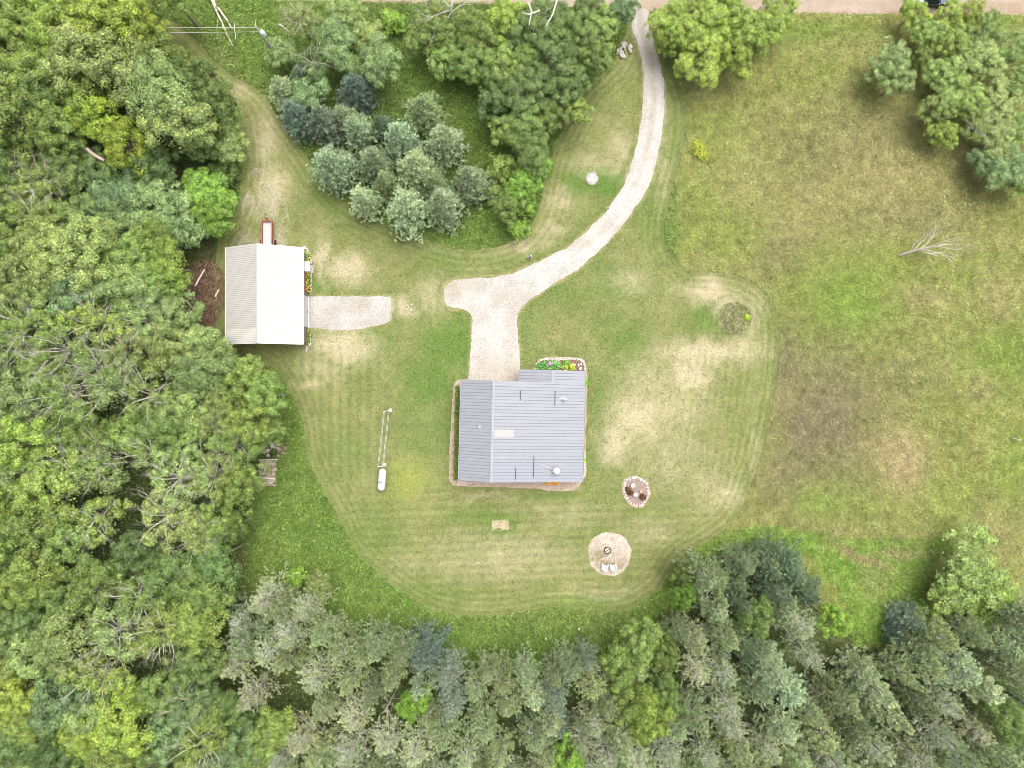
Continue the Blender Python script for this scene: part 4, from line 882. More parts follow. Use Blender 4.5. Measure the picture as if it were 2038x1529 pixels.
h_ = MB(); h_.add([(ax1, ya - .1, 2.35), (ax1 + .95, ya - .1, 2.2), (ax1 + .95, yb + .1, 2.2), (ax1, yb + .1, 2.35), (ax1, ya - .1, 2.29), (ax1 + .95, ya - .1, 2.14), (ax1 + .95, yb + .1, 2.14), (ax1, yb + .1, 2.29)], [(0, 1, 2, 3), (7, 6, 5, 4), (0, 4, 5, 1), (1, 5, 6, 2), (2, 6, 7, 3)], WHITE); h_.obj('door_canopy', gw)
window(ax0, 0, 1.2, 1.0, .9, 'x', gw)
# ------------------------------------------------------------------ small things
def rock(mb, c, r, m, flat=.6, seed=0):
    q = random.Random(seed); b = bmesh.new(); bmesh.ops.create_icosphere(b, subdivisions=1, radius=1)
    k = [q.uniform(.75, 1.2) for _ in b.verts]; a = q.uniform(0, 6); sx, sy = q.uniform(.75, 1.25), q.uniform(.75, 1.2)
    vs = []
    for v, kk in zip(b.verts, k):
        x, y, z = v.co * kk; x *= sx; y *= sy; vs.append((c[0] + r * (x * math.cos(a) - y * math.sin(a)), c[1] + r * (x * math.sin(a) + y * math.cos(a)), c[2] + r * z * flat))
    mb.add(vs, [tuple(v.index for v in f.verts) for f in b.faces], m); b.free()
def stone_row(name, pts, r, mats, label, cat, group=None, closed=False, kind=None):
    """an edging of stones: one built border"""
    mb = MB(); k = 0
    for a, b in zip(pts, pts[1:] + (pts[:1] if closed else [])):
        a = Vector(a); b = Vector(b); n = max(1, int((b - a).length / (r * 1.4)))
        for i in range(n):
            p = a.lerp(b, i / n); k += 1
            rock(mb, (p.x + rnd.gauss(0, r * .15), p.y + rnd.gauss(0, r * .15), r * .35), r * rnd.uniform(.75, 1.2), mats[k % len(mats)], .6, k)
    return tag(mb.obj(name), label, cat, group)
def plant(name, px, py, r, h, tint, label, cat='plant', group=None, n=260, L=.22, Wd=.12, flowers=None, nf=20, z=0.03):
    p = P(px, py); e = empty(name, (p.x, p.y, z)); q = rdir(n, -.1); q[:, 2] = np.abs(q[:, 2])
    C = q * np.array([[r, r, h]]) * (rng.uniform(.35, 1, (n, 1)) ** .5)
    V = leaves(C, unit(q * [1, 1, .4] + rng.normal(0, .4, q.shape)), unit(q + [0, 0, .9]), np.full(n, L) * rng.uniform(.6, 1.3, n), np.full(n, Wd), .1)
    o = link('leaves', mesh_quads('leaves', V, MAT['leaf']), e); o.color = (*tint, 1)
    s = MB()
    for i in range(5):
        a = rnd.uniform(0, 6.28); s.tube([(0, 0, -.02), (math.cos(a) * r * .4, math.sin(a) * r * .4, h * .7)], [.012, .006], MAT['bark'], 4, False)
    s.obj('stem', e)
    if flowers:
        f = MB(); m = flowers
        for i in range(nf):
            a = rnd.uniform(0, 6.28); rr = r * math.sqrt(rnd.random()); zz = h * (1.02 - .35 * (rr / r) ** 2) + .02
            f.lathe([(0, .03), (.04, .015), (.085, .0), (.08, -.02), (0, -.03)], m, 7, c=(math.cos(a) * rr, math.sin(a) * rr, zz))
        f.obj('flowers', e)
    tag(e, label, cat, group); return e
YEL = simple('golden_petals', (.75, .42, .02), .6, .15); ORG = simple('orange_petals', (.75, .27, .02), .6, .15); LEM = simple('goldenrod', (.34, .34, .03), .7, .2); PINK = simple('pink_petals', (.65, .22, .5), .6, .1)
# beds at the garage
NB = [tuple(P(a, b)) for a, b in ((603, 491), (611, 495), (616, 503), (619, 518), (619, 528))]
stone_row('stone_edging', NB, .2, [STONEW, STONEP], 'curved white stone edging at the north corner of the garage', 'stone edging')
stone_row('stone_edging', [tuple(P(a, b)) for a, b in ((620, 543), (619, 560), (618, 588))], .16, [STONEP, STONEG], 'pinkish stone edging between the lawn and the yellow flowers by the garage', 'stone edging')
stone_row('stone_edging', [tuple(P(a, b)) for a, b in ((617, 660), (618, 684), (611, 690), (609, 702))], .16, [STONEW, STONEP], 'white stone edging that bends round the south corner of the garage', 'stone edging')
for a, b, t in ((612, 508, (1.3, 1.8, .5)), (612, 519, (1.3, 1.8, .5))): pass
plant('shrub', 612, 508, .42, .6, (1.5, 1.9, .5), 'bright green shrub nearest the north corner of the garage', 'shrub'); plant('shrub', 612, 519, .42, .6, (1.4, 1.8, .5), 'bright green shrub just north of the garage side door', 'shrub')
plant('flower_clump', 611.5, 546, .45, .7, (1.2, 1.5, .5), 'dense golden flower clump just south of the garage side door', 'flowers', None, 220, flowers=YEL, nf=26)
plant('flower_clump', 613, 556, .4, .6, (.8, 1.3, .6), 'mostly green flower clump in the middle of the garage bed', 'flowers', None, 220, flowers=YEL, nf=7)
plant('flower_clump', 613, 567, .42, .6, (.8, 1.3, .6), 'green clump with scattered yellow flowers in the garage bed', 'flowers', None, 220, flowers=YEL, nf=9)
plant('flower_clump', 613, 579, .45, .6, (.8, 1.3, .6), 'yellow and orange flower clump nearest the garage overhead door', 'flowers', None, 220, flowers=ORG, nf=13)
for k, (a, b) in enumerate(((613, 662), (613, 670), (613, 678))): plant('shrub', a, b, .4, .45, (1.2, 1.5, .5), ('northernmost', 'middle', 'southernmost')[k] + ' of three low green shrubs at the south corner of the garage', 'shrub', 'low shrubs at the south corner of the garage', 180)
s = MB(); q = P(617, 535); s.box((-.5, -.55, 0), (.5, .55, .06), STONEG); o = s.obj('door_step'); o.location = (q.x, q.y, .03); tag(bevel(o), 'grey stone slab outside the garage side door', 'step')
# trailer north of the garage
tr = empty('utility_trailer', P(531, 466), 0); tag(tr, 'rusty red open trailer with pale board deck parked against the garage', 'trailer')
c = P(531, 466)
def tl(px, py, z=.6): v = P(px, py, z); return v.x - c.x, v.y - c.y
x0, y1 = tl(521, 439, .75); x1, y0 = tl(542, 439, .75); y0 = y1 - 5.0
m_ = MB(); m_.box((x0 + .1, y0 + .1, .42), (x1 - .1, y1 - .1, .5), DECK); 
for k in range(9): m_.box((x0 + .12, y0 + .15 + k * .53, .5), (x1 - .12, y0 + .155 + k * .53, .503), RUST)
m_.obj('deck', tr)
for nm, lo, hi in (('side_rail', (x0 - .0, y0, .45), (x0 + .06, y1, .95)), ('side_rail', (x1 - .06, y0, .45), (x1 + .0, y1, .95)), ('front_rail', (x0 + .07, y1 - .1, .45), (x1 - .07, y1, .95)), ('rear_rail', (x0 + .07, y0, .45), (x1 - .07, y0 + .1, .75))):
    m_ = MB(); m_.box(lo, (hi[0], hi[1], lo[2] + .1), RUST); m_.box((lo[0], lo[1], hi[2] - .08), hi, RUST)
    L_ = max(hi[0] - lo[0], hi[1] - lo[1]); n_ = 2 + int(L_ / .8); ver = (hi[1] - lo[1]) > (hi[0] - lo[0])
    m_.box((lo[0] + .035, lo[1] + .035, lo[2] + .1), (hi[0] - .035, hi[1] - .035, hi[2] - .08), RUST)
    m_.obj(nm, tr)
m_ = MB(); m_.tube([(0, y1, .5), (0, y1 + .9, .5)], .06, RUST, 8); m_.tube([(x0 + .2, y1 - .05, .48), (0, y1 + .8, .48)], .045, RUST, 6); m_.tube([(x1 - .2, y1 - .05, .48), (0, y1 + .8, .48)], .045, RUST, 6); m_.lathe([(.09, -.05), (.09, .06), (0, .08)], RUST, 10, c=(0, y1 + .95, .52)); m_.obj('tow_bar', tr)
m_ = MB(); m_.tube([(.22, y1 + .5, 0.05), (.22, y1 + .5, .9)], .045, GALV, 8); m_.cbox((.3, y1 + .5, .92), (.22, .06, .06), WHITE); m_.obj('jack', tr)
for sx in (x0 - .2, x1 + .2):
    for yy in (y1 - 2.75, y1 - 3.75):
        m_ = MB(); rm = Matrix.Translation((sx, yy, .36)) @ Matrix.Rotation(math.pi / 2, 4, 'Y')
        m_.lathe([(.2, -.1), (.33, -.1), (.36, -.06), (.36, .06), (.33, .1), (.2, .1)], RUBBER, 22, rm); w_ = m_.obj('wheel', tr, True)
        m_ = MB(); m_.lathe([(0, -.05), (.2, -.09), (.21, 0), (.2, .09), (0, .05)], WHITE, 18, rm); m_.obj('rim', w_, True)
    m_ = MB(); m_.box((sx - .10, y1 - 4.25, .70), (sx + .0, y1 - 2.3, .73), RUST); m_.obj('fender', tr)
# propane tank
pt = empty('propane_tank', P(762.5, 954), R(-5)); tag(pt, 'white lying propane tank with blue dome on the west lawn', 'tank')
m_ = MB(); L_, r_ = 2.95, .5; prof = [(0, -L_ / 2)]
for k in range(1, 8): t = k / 7 * math.pi / 2; prof.append((r_ * math.sin(t), -L_ / 2 + r_ * .9 * (1 - math.cos(t))))
prof += [(a, -b) for a, b in reversed(prof)]
m_.lathe(prof, WHITE, 32, Matrix.Translation((0, 0, .82)) @ Matrix.Rotation(math.pi / 2, 4, 'X')); m_.obj('tank_body', pt, True)
m_ = MB(); BLUE = simple('blue_dome_paint', (.16, .36, .58), .4, .1); m_.lathe([(.17, 0), (.17, .14), (.12, .22), (0, .25)], BLUE, 20, c=(-.05, -.25, 1.3)); m_.obj('valve_dome', pt, True)
for yy in (-.9, .9): m_ = MB(); m_.box((-.35, yy - .1, 0), (.35, yy + .1, .45), CONC); m_.obj('support', pt)
# drying lines
cl = empty('clothesline', P(777, 818), 0); tag(cl, 'long white clothesline frame north of the propane tank', 'clothesline'); c0 = P(777, 818); c1 = P(765.5, 926) - c0
for q, nm in (((0, 0), 'post'), ((c1.x, c1.y), 'post')):
    m_ = MB(); m_.tube([(q[0], q[1], 0), (q[0], q[1], 1.95)], .05, WHITE, 10); m_.obj('post', cl)
    m_ = MB(); m_.tube([(q[0] - .55, q[1] - .05, 1.95), (q[0] + .35, q[1] + .05, 1.95)], .05, WHITE, 8); m_.obj('crossarm', cl)
    m_ = MB(); m_.lathe([(.28, 0), (.25, .06), (0, .07)], STONEP, 12, c=(q[0], q[1], .01)); m_.obj('footing', cl)
LINE = simple('pale_line', (.36, .37, .36), .6, .15)
for off in (-.52, -.40, .08, .20):
    m_ = MB(); pts = [(off + c1.x * t, c1.y * t, 1.99 - .06 * math.sin(math.pi * t)) for t in [i / 10 for i in range(11)]]
    m_.tube(pts, .026, LINE, 6); m_.obj('line', cl)
# fire pit circle
fp = empty('fire_ring', P(1209, 1096)); tag(fp, 'round rusty fire ring full of ash in the gravel circle', 'fire pit')
m_ = MB(); m_.lathe([(.40, .0), (.46, 0), (.46, .32), (.40, .32), (.40, .02)], DARKM, 28); m_.obj('ring', fp, True)
ASH = simple('white_ash', (.52, .50, .47), .95, .3, 12, bump=.6); m_ = MB(); m_.lathe([(.40, .04), (.28, .13), (.12, .17), (0, .18)], ASH, 18, c=(0, 0, .02)); m_.obj('ash', fp)
m_ = MB()
for k in range(4): a = k * 1.7 + .4; m_.tube([(-.3 * math.cos(a), -.3 * math.sin(a), .16), (.28 * math.cos(a), .28 * math.sin(a), .2)], .045, simple('charred_wood%d' % k, ((.05, .03, .02), (.35, .2, .08))[k % 2], .9), 6)
m_.obj('firewood', fp)
def chair(px, py, rz, label):
    e = empty('garden_chair', P(px, py), rz); e.location.z = .03
    def part(nm, boxes, rot=None):
        m = MB()
        for lo, hi in boxes: m.box(lo, hi, WHITE, rot)
        bevel(m.obj(nm, e), .012, 1)
    part('seat', [((-.26 + k * .107, -.3, .36), (-.165 + k * .107, .25, .385)) for k in range(5)], Matrix.Rotation(.12, 4, 'X'))
    tilt = Matrix.Translation((0, -.28, .34)) @ Matrix.Rotation(.45, 4, 'X')
    part('backrest', [((-.27 + k * .11, -.012, 0), (-.175 + k * .11, .012, .62 + .07 * math.sin(math.pi * (k + .5) / 5))) for k in range(5)] + [((-.27, -.03, .12), (.28, -.012, .18)), ((-.27, -.03, .45), (.28, -.012, .51))], tilt)
    for s_ in (-1, 1):
        part('armrest', [((s_ * .36 - .07, -.42, .56), (s_ * .36 + .07, .38, .585))])
        part('leg', [((s_ * .33 - .02, .26, 0), (s_ * .33 + .02, .36, .56))]); part('leg', [((s_ * .33 - .02, -.5, 0), (s_ * .33 + .02, -.4, .56))])
    tag(e, label, 'chair', 'white garden chairs by the fire ring')
chair(1203, 1127, R(-8), 'white slatted garden chair, the left of two south of the fire ring')
chair(1219.5, 1127, R(10), 'white slatted garden chair, the right of two south of the fire ring')
# oval mulch bed
sheet('mulch_bed', BED, .03, .2, lambda a, b: lerp(C3(.2, .14, .12).repeat(len(a), 0), C3(.29, .225, .2).repeat(len(a), 0), fbm(a / 3, b / 3, 4)), MAT['gravel'], .05, 3)
sheet('pale_gravel_rim', ell(1266, 979, 28, 33, -.35, 28, .05, 2), .022, .2, pink_color, MAT['gravel'], .1, 4)
stone_row('stone_edging', [tuple(P(a, b)) for a, b in ell(1266, 979, 23, 28, -.35, 26, .03, 2)], .21, [STONEW, STONEW, STONEP], 'white stone ring round the oval mulch bed east of the house', 'stone edging', closed=True)
for px, py, r_, lb in ((1249, 976, .42, 'small dark red plant at the left rim of the oval mulch bed'), (1254, 981, .45, 'dark red plant left of the pots in the oval mulch bed'), (1279, 990, .5, 'dark brown plant at the right end of the oval mulch bed')):
    plant('dark_plant', px, py, r_, .45, (.75, .28, .35), lb, 'plant', None, 260, .18, .1)
def pot(px, py, r, label, m, fill):
    e = empty('plant_pot', P(px, py)); e.location.z = .03
    k = MB(); k.lathe([(r * .7, 0), (r, .34), (r * 1.08, .34), (r * 1.08, .4), (r * .85, .4), (r * .8, .3)], m, 24); k.obj('pot', e, True)
    k = MB(); k.lathe([(r * .82, .32), (0, .36)], fill, 16); k.obj('soil', e); tag(e, label, 'pot')
PALEB = simple('pale_blue_glaze', (.52, .62, .63), .4, .08)
pot(1259, 966.5, .27, 'round pale pot with earth in the oval mulch bed, upper one', WHITE, STONEP)
pot(1264, 985, .26, 'round pale blue pot filled with light gravel, lower one', PALEB, STONEW)
m_ = MB(); q = P(1275.5, 979); rock(m_, (0, 0, .12), .2, simple('salmon_stone', (.6, .3, .24), .8), .7, 5); o = m_.obj('rock'); o.location = (q.x, q.y, .02); tag(o, 'small salmon coloured rock in the oval mulch bed', 'rock')
# stone ring on the north lawn
wr = empty('stone_circle', P(1178, 355)); tag(wr, 'round heap of white stones in a pinkish ring left of the driveway', 'stone circle')
m_ = MB()
for k in range(16): a = k / 16 * 6.283; rock(m_, (.72 * math.cos(a), .72 * math.sin(a), .08), .17, (STONEP, STONEP, STONEG)[k % 3], .7, k)
m_.obj('rim', wr)
m_ = MB(); m_.lathe([(.62, .02), (.4, .1), (0, .14)], STONEW, 18)
for k in range(22): a = rnd.uniform(0, 6.28); r_ = .55 * math.sqrt(rnd.random()); rock(m_, (r_ * math.cos(a), r_ * math.sin(a), .13), rnd.uniform(.08, .17), (STONEW, STONEW, STONEG)[k % 3], .7, k + 50)
m_.obj('stones', wr)
# planted round island
e = empty('planting_island', P(1462, 633)); tag(e, 'round island of tall dark wild plants in the dry east lawn', 'flower bed')
n = 1150; a = rng.uniform(0, 6.28, n); r_ = 2.15 * np.sqrt(rng.uniform(0, 1, n)) * (1 + .02 * np.sin(3 * a + 1))
C = np.stack([r_ * np.cos(a), r_ * np.sin(a), rng.uniform(.08, .3, n) * (1.1 - .25 * (r_ / 2.2) ** 2)], 1)
V = leaves(C, unit(rdir(n) + [0, 0, .5]), unit(rdir(n) + [0, 0, 1]), rng.uniform(.2, .42, n), rng.uniform(.08, .15, n))
rr_ = rng.uniform(0, 1, n); tt = np.where((rr_ < .55)[:, None], C3(.24, .28, .11), np.where((rr_ < .85)[:, None], C3(.3, .24, .16), C3(.36, .37, .15)))
link('foliage', mesh_quads('foliage', V, MAT['herb'], tt), e)
m_ = MB(); m_.lathe([(2.25, 0), (2.1, .06), (0, .09)], simple('island_soil', (.23, .235, .12), .95, .3), 36); m_.obj('soil', e)
plant('shrub', 1486, 632, .45, .8, (2.1, 2.4, .5), 'lime green plant at the right rim of the round island', 'plant', None, 220)
# house planting
hp = P(909, 861); n = 2300; t_ = rng.uniform(0, 1, n); wob = .12 * np.sin(t_ * 60) + .08 * np.sin(t_ * 143)
hx0 = (911.2 - t_ * 3.9 - 909) * M1 + rng.normal(0, .17, n); hy0 = (861 - (769 + t_ * 186)) * M1
C = np.stack([hx0, hy0 + rng.normal(0, .06, n), (.62 + wob) * rng.uniform(.15, 1, n)], 1); rr_ = rng.uniform(0, 1, n)
V = leaves(C, unit(rdir(n) + [0, 0, .3]), unit(rdir(n) + [0, 0, 1]), rng.uniform(.14, .26, n), rng.uniform(.08, .14, n), .1)
he = empty('hedge', hp); link('foliage', mesh_quads('foliage', V, MAT['herb'], np.where((rr_ < .7)[:, None], C3(.15,.26,.045), C3(.32,.36,.07))), he)
m_ = MB()
for k in range(30): y = (861 - (770 + k * 6.3)) * M1; x = (911 - k * .13 - 909) * M1; m_.tube([(x, y, -.02), (x + rnd.uniform(-.1, .1), y, .5)], [.03, .012], MAT['bark'], 4, False)
m_.obj('stems', he); tag(he, 'low yellow-green hedge along the whole west wall of the house', 'hedge')
sheet('soil_bed', [(1069, 741), (1070, 722), (1077, 716), (1110, 713), (1155, 714), (1163, 722), (1164, 745)], .032, .2, lambda a, b: lerp(C3(.13, .075, .06).repeat(len(a), 0), C3(.22, .14, .115).repeat(len(a), 0), fbm(a / 3, b / 3, 14)), MAT['gravel'], .05, 15)
stone_row('stone_edging', [tuple(P(a, b)) for a, b in ((1067, 733), (1068, 724), (1075, 716), (1095, 714), (1120, 715), (1145, 714), (1157, 716), (1163, 724), (1165, 738))], .17, [STONEW, STONEW, STONEP, STONEW], 'white stone edging round the front bed by the porch', 'stone edging')
for a, b, r_, t, lb in ((1074, 728, .55, (.8, 1.5, 1.3), 'bluish green hosta at the left end of the porch bed'), (1082, 725, .55, (.8, 1.5, 1.3), 'bluish green hosta second from left in the porch bed'), (1089, 729, .5, (.85, 1.6, 1.1), 'bluish green hosta left of the pink flowers in the porch bed'),
                    (1100, 725, .55, (.8, 1.5, 1.3), 'bluish green hosta just right of the pink flowers'), (1108, 727, .55, (.8, 1.5, 1.3), 'bluish green hosta at the right end of the row in the porch bed'), (1127, 722.5, .5, (1.0, 1.5, .4), 'rounded dark green bush in the middle of the porch bed'),
                    (1124, 730, .42, (2.4, 2.2, .7), 'yellowish variegated plant by the roof edge, left one'), (1139, 730, .42, (2.5, 2.3, .7), 'yellowish variegated plant by the roof edge, right one')):
    plant('bed_plant', a, b, r_, .5, t, lb, 'plant', None, 200, .3, .17)
plant('bed_plant', 1094.5, 723, .25, .6, (1, 1.4, .8), 'pink flowers between the hostas in the porch bed', 'flowers', None, 60, flowers=PINK, nf=14)
for k, (a, b) in enumerate(((1141, 724), (1151, 726.5), (1156, 724), (1155, 733))):
    m_ = MB(); rock(m_, (0, 0, .1), (.17, .22, .18, .3)[k], STONEW, .6, k + 9); q = P(a, b); o = m_.obj('garden_rock'); o.location = (q.x, q.y, .03)
    tag(o, ('smallest left white rock in the mulch of the porch bed', 'larger white rock in the mulch of the porch bed', 'white rock nearest the east stone edging of the porch bed', 'pale rock at the roof edge in the corner of the porch bed')[k], 'rock')
for (a, b, lb) in ((1164, 757, 'bright green plant at the east wall by the porch, upper one'), (1164, 763, 'bright green plant at the east wall by the porch, lower one'), (1160.8, 917, 'yellow-green plant at the south end of the east wall')):
    plant('bed_plant', a, b, .38, .4, (1.7, 2.6, .5), lb, 'plant', None, 150)
for a, lb in ((1092, 'left orange flower clump at the south wall of the house'), (1106, 'right orange flower clump at the south wall of the house')):
    plant('flower_clump', a, 961, .35, .5, (1, 1.2, .4), lb, 'flowers', None, 90, flowers=ORG, nf=40)
stone_row('stone_edging', [tuple(P(a, b)) for a, b in ((915, 961), (960, 962), (1040, 962), (1110, 962), (1155, 958), (1163, 945), (1164, 900))], .12, [STONEW, STONEP], 'small white stones along the south wall of the house', 'stone edging')
# goldenrod in the field
plant('goldenrod', 1390, 300, .95, .8, (1.3, 1.5, .5), 'bright yellow goldenrod clump in the field right of the driveway', 'plant', None, 700, flowers=LEM, nf=70)
plant('goldenrod', 1399, 312, .6, .6, (1.3, 1.5, .5), 'smaller yellow-green goldenrod tuft below the bright goldenrod clump', 'plant', None, 380, flowers=LEM, nf=26)
plant('goldenrod', 1385, 287, .5, .55, (1.3, 1.5, .5), 'smallest yellow-green goldenrod tuft above the bright goldenrod clump', 'plant', None, 300, flowers=LEM, nf=12)
# rock heaps
def heap(name, px, py, n, rad, mats, label, cat='rock pile', sx=1, sy=1, rm=(.12, .34)):
    q = P(px, py); m = MB()
    for k in range(n):
        a = rnd.uniform(0, 6.28); r_ = rad * math.sqrt(rnd.random()); rock(m, (r_ * math.cos(a) * sx, r_ * math.sin(a) * sy, .12 + .3 * (1 - r_ / rad)), rnd.uniform(*rm), mats[k % len(mats)], .7, k + int(px))
    o = m.obj(name); o.location = (q.x, q.y, 0); return tag(o, label, cat)
heap('rock_pile', 1243, 100, 26, 1.0, [STONEW, STONEP, STONEG], 'heap of pale stones at the edge of the trees by the driveway', sx=1.2)
heap('rock_pile', 536, 896, 22, .95, [STONEW, STONEP, STONEW], 'pile of whitish rocks in the weeds above the firewood stack')
heap('rock_pile', 560, 893, 22, .6, [simple('pink_boulder', (.34, .25, .22), .9), simple('brown_boulder', (.2, .13, .11), .9), STONEP], 'pile of pinkish brown boulders in the weeds beside the west lawn', sy=1.8, rm=(.13, .3))
heap('rock_pile', 816, 611, 9, .5, [STONEW], 'scatter of white stones on the grass east of the garage apron', sx=1.2, sy=1.5, rm=(.06, .14))
# firewood stack
q = P(534, 942); m_ = MB()
for k in range(46):
    y = (k % 23 - 11) * .155 + rnd.gauss(0, .03); z = .25 + .14 * (k // 23) + rnd.uniform(0, .1); r_ = rnd.uniform(.06, .1); L_ = rnd.uniform(.9, 1.15)
    m_.tube([(-L_ + rnd.gauss(0, .08), y + rnd.gauss(0, .05), z), (L_ + rnd.gauss(0, .12), y + rnd.gauss(0, .09) + .1, z + rnd.gauss(0, .03))], r_, (WOOD, PALEW, WOOD, simple('grey_log', (.3, .27, .25), .9) if k == 3 else WOOD)[k % 4], 6)
o = m_.obj('log_stack'); o.location = (q.x, q.y, 0); o.rotation_euler.z = R(-4); tag(o, 'square stack of weathered logs in the weeds west of the lawn', 'log stack')
# brush heap beside the garage
q = P(412, 580); m_ = MB(); BR = simple('brown_brush', (.26, .15, .095), .95, .4, 5); BR2 = simple('dark_brush', (.12, .075, .05), .95, .3, 5)
for k in range(760):
    a = rnd.uniform(0, 6.28); r_ = math.sqrt(rnd.random()); x = 2.6 * r_ * math.cos(a); y = 4.2 * r_ * math.sin(a); z = .15 + 1.1 * (1 - r_ * r_) * rnd.random(); b = rnd.uniform(0, 6.28); L_ = rnd.uniform(.3, .9)
    m_.tube([(x, y, z), (x + L_ * .5 * math.cos(b), y + L_ * .5 * math.sin(b), z + rnd.uniform(0, .2)), (x + L_ * math.cos(b + .3), y + L_ * math.sin(b + .3), z + rnd.uniform(-.1, .25))], [rnd.uniform(.02, .045), .02, .01], (BR, BR2, BR, WOOD)[k % 4], 3, False)
o = m_.obj('brush_pile'); o.location = (q.x, q.y, 0); tag(o, 'big brown pile of cut brush between the wood and the garage', 'brush pile')
n = 1500; a = rng.uniform(0, 6.28, n); r_ = np.sqrt(rng.uniform(0, 1, n)); C = np.stack([2.7 * r_ * np.cos(a), 4.4 * r_ * np.sin(a), .12 + rng.uniform(.2, 1, n) * 1.1 * (1 - r_ * r_)], 1)
V = leaves(C, rdir(n), unit(rdir(n) + [0, 0, 1]), rng.uniform(.15, .32, n), rng.uniform(.08, .15, n)); r1 = rng.uniform(0, 1, n)
link('dead_leaves', mesh_quads('dead_leaves', V, MAT['herb'], np.where((r1 < .6)[:, None], C3(.27, .14, .08), C3(.16, .10, .07))), o)
def log(name, a, b, r0, r1, m, label, cat='log', z0=.25, z1=.25):
    pa, pb = P(*a), P(*b); k = MB(); v = pb - pa; pts = []
    for i in range(6): t = i / 5; pts.append((v.x * t + rnd.gauss(0, .04), v.y * t + rnd.gauss(0, .04), z0 + (z1 - z0) * t))
    k.tube(pts, [r0 + (r1 - r0) * i / 5 for i in range(6)], m, 8); o = k.obj(name, None, True); o.location = (pa.x, pa.y, 0); return tag(o, label, cat)
log('log', (396, 572), (413, 538), .13, .1, PALEW, 'longest pale log lying on the brush pile', z0=1.25, z1=.9)
log('log', (434, 592), (440, 577), .11, .08, PALEW, 'short pale log on the side of the brush pile next to the garage', z0=.9, z1=.7)
log('log', (384, 567), (375, 548), .09, .06, WOOD, 'thin brown log at the left edge of the brush pile', z0=.7, z1=.5)
log('log', (374, 598), (390, 617), .07, .05, PALEW, 'thin grey log at the lower left of the brush pile', z0=.6, z1=.5)
log('fallen_log', (420, -12), (464, 92), .16, .11, PALEW, 'longest pale fallen trunk below the power line, top left', 'log', .9, .15)
log('fallen_log', (425, -12), (437, 22), .13, .1, PALEW, 'short pale trunk lying parallel to the longest one at the top edge', 'log', 1.1, .9)
log('fallen_log', (438, 20), (466, 60), .16, .09, PALEW, 'pale fallen trunk forking right from the longest one', 'log', .6, .45)
log('fallen_branch', (435, 40), (433, 74), .07, .04, PALEW, 'upright pale branch left of the fallen trunks', 'branch', .3, .2)
log('fallen_branch', (468, 48), (470, 82), .07, .04, PALEW, 'upright pale branch right of the fallen trunks', 'branch', .3, .2)
log('fallen_branch', (426, 81), (444, 74), .07, .04, PALEW, 'short pale branch lying across below the fallen trunks', 'branch', .3, .2)
log('fallen_log', (228, 326), (262, 350), .24, .19, WOOD, 'thick grey fallen trunk in the gap of the north-west wood', 'log', 6.4, 6.0)
log('fallen_branch', (572, 74), (590, 84), .13, .07, PALEW, 'thick pale broken branch at the edge of the trees right of the utility pole', 'branch', 3.3, 3.0)
log('fallen_branch', (1213, 20), (1231, 2), .18, .1, PALEW, 'pale log standing out of the trees beside the driveway mouth', 'log', 1.5, 1.2)
m_ = MB()
for k, (a, b, c_) in enumerate((((1110, -6), (1100, 28), (1086, 52)), ((1052, 5), (1058, 22), (1053, 50)), ((1075, 20), (1052, 28), (1040, 24)))):
    pts = [P(x, y, 8.5) for x, y in (a, b, c_)]; m_.tube(pts, [.12, .1, .05], MAT['deadwood'], 5)
pts = [P(1100, 28, 8.5), P(1104, 60, 3), P(1106, 80, 0)]; m_.tube(pts, [.1, .14, .18], MAT['bark'], 6); m_.tube([P(1058, 22, 8.5), P(1080, 50, 5), P(1105, 70, 2)], [.06, .09, .13], MAT['bark'], 5)
tag(m_.obj('dead_snag'), 'pale dead limbs of a snag rising through the trees by the road', 'dead tree')
# dead tree in the field, dead branches at the edges of woods
def fork_tree(px, py, H, dirs, label, name='dead_tree', r=.2, Ls=2.6, depth=3, lean=(0, 0), mat='deadwood'):
    e = empty(name, P(px, py)); t = MB(); b = MB(); top = (lean[0], lean[1], H)
    pts = limb(t, (0, 0, -.05), top, r, r * .55, MAT[mat], 0, 8, 5, .06); t.obj('trunk', e, True)
    for (dx, dy, dz, f, L_) in dirs:
        p = Vector((0, 0, 0)).lerp(Vector(top), f); fork(b, p, (dx, dy, dz), L_ * Ls, r * .42, depth, MAT[mat], .42, .1)
    b.obj('branches', e); tag(e, label, 'tree'); return e
rnd.seed(5)
fork_tree(1789, 507, 2.6, [(1, .55, .35, .8, 1.1), (1, .25, .4, 1, 1.35), (1, -.25, .35, 1, 1.3), (1, -.6, .3, .9, 1.05), (.9, .95, .3, .6, .8), (1, .05, .8, 1, 1.1), (.5, .8, .4, .5, .35)], 'bare bleached leaning dead tree alone in the field', 'dead_tree', .17, 2.5, 3, (1.5, .3))
fork_tree(905, 75, 7, [(.5, .9, .5, 1, 1.3), (-1, -.4, .3, .9, .9), (-1, .5, .4, 1, .8), (.2, 1, .5, .8, 1.0), (-.5, -1, .3, .8, .9), (1, .4, .3, .8, .7)], 'grey bare branched tree over the spruces near the road', 'dead_tree', .16, 3.2, 2, (0, .3))
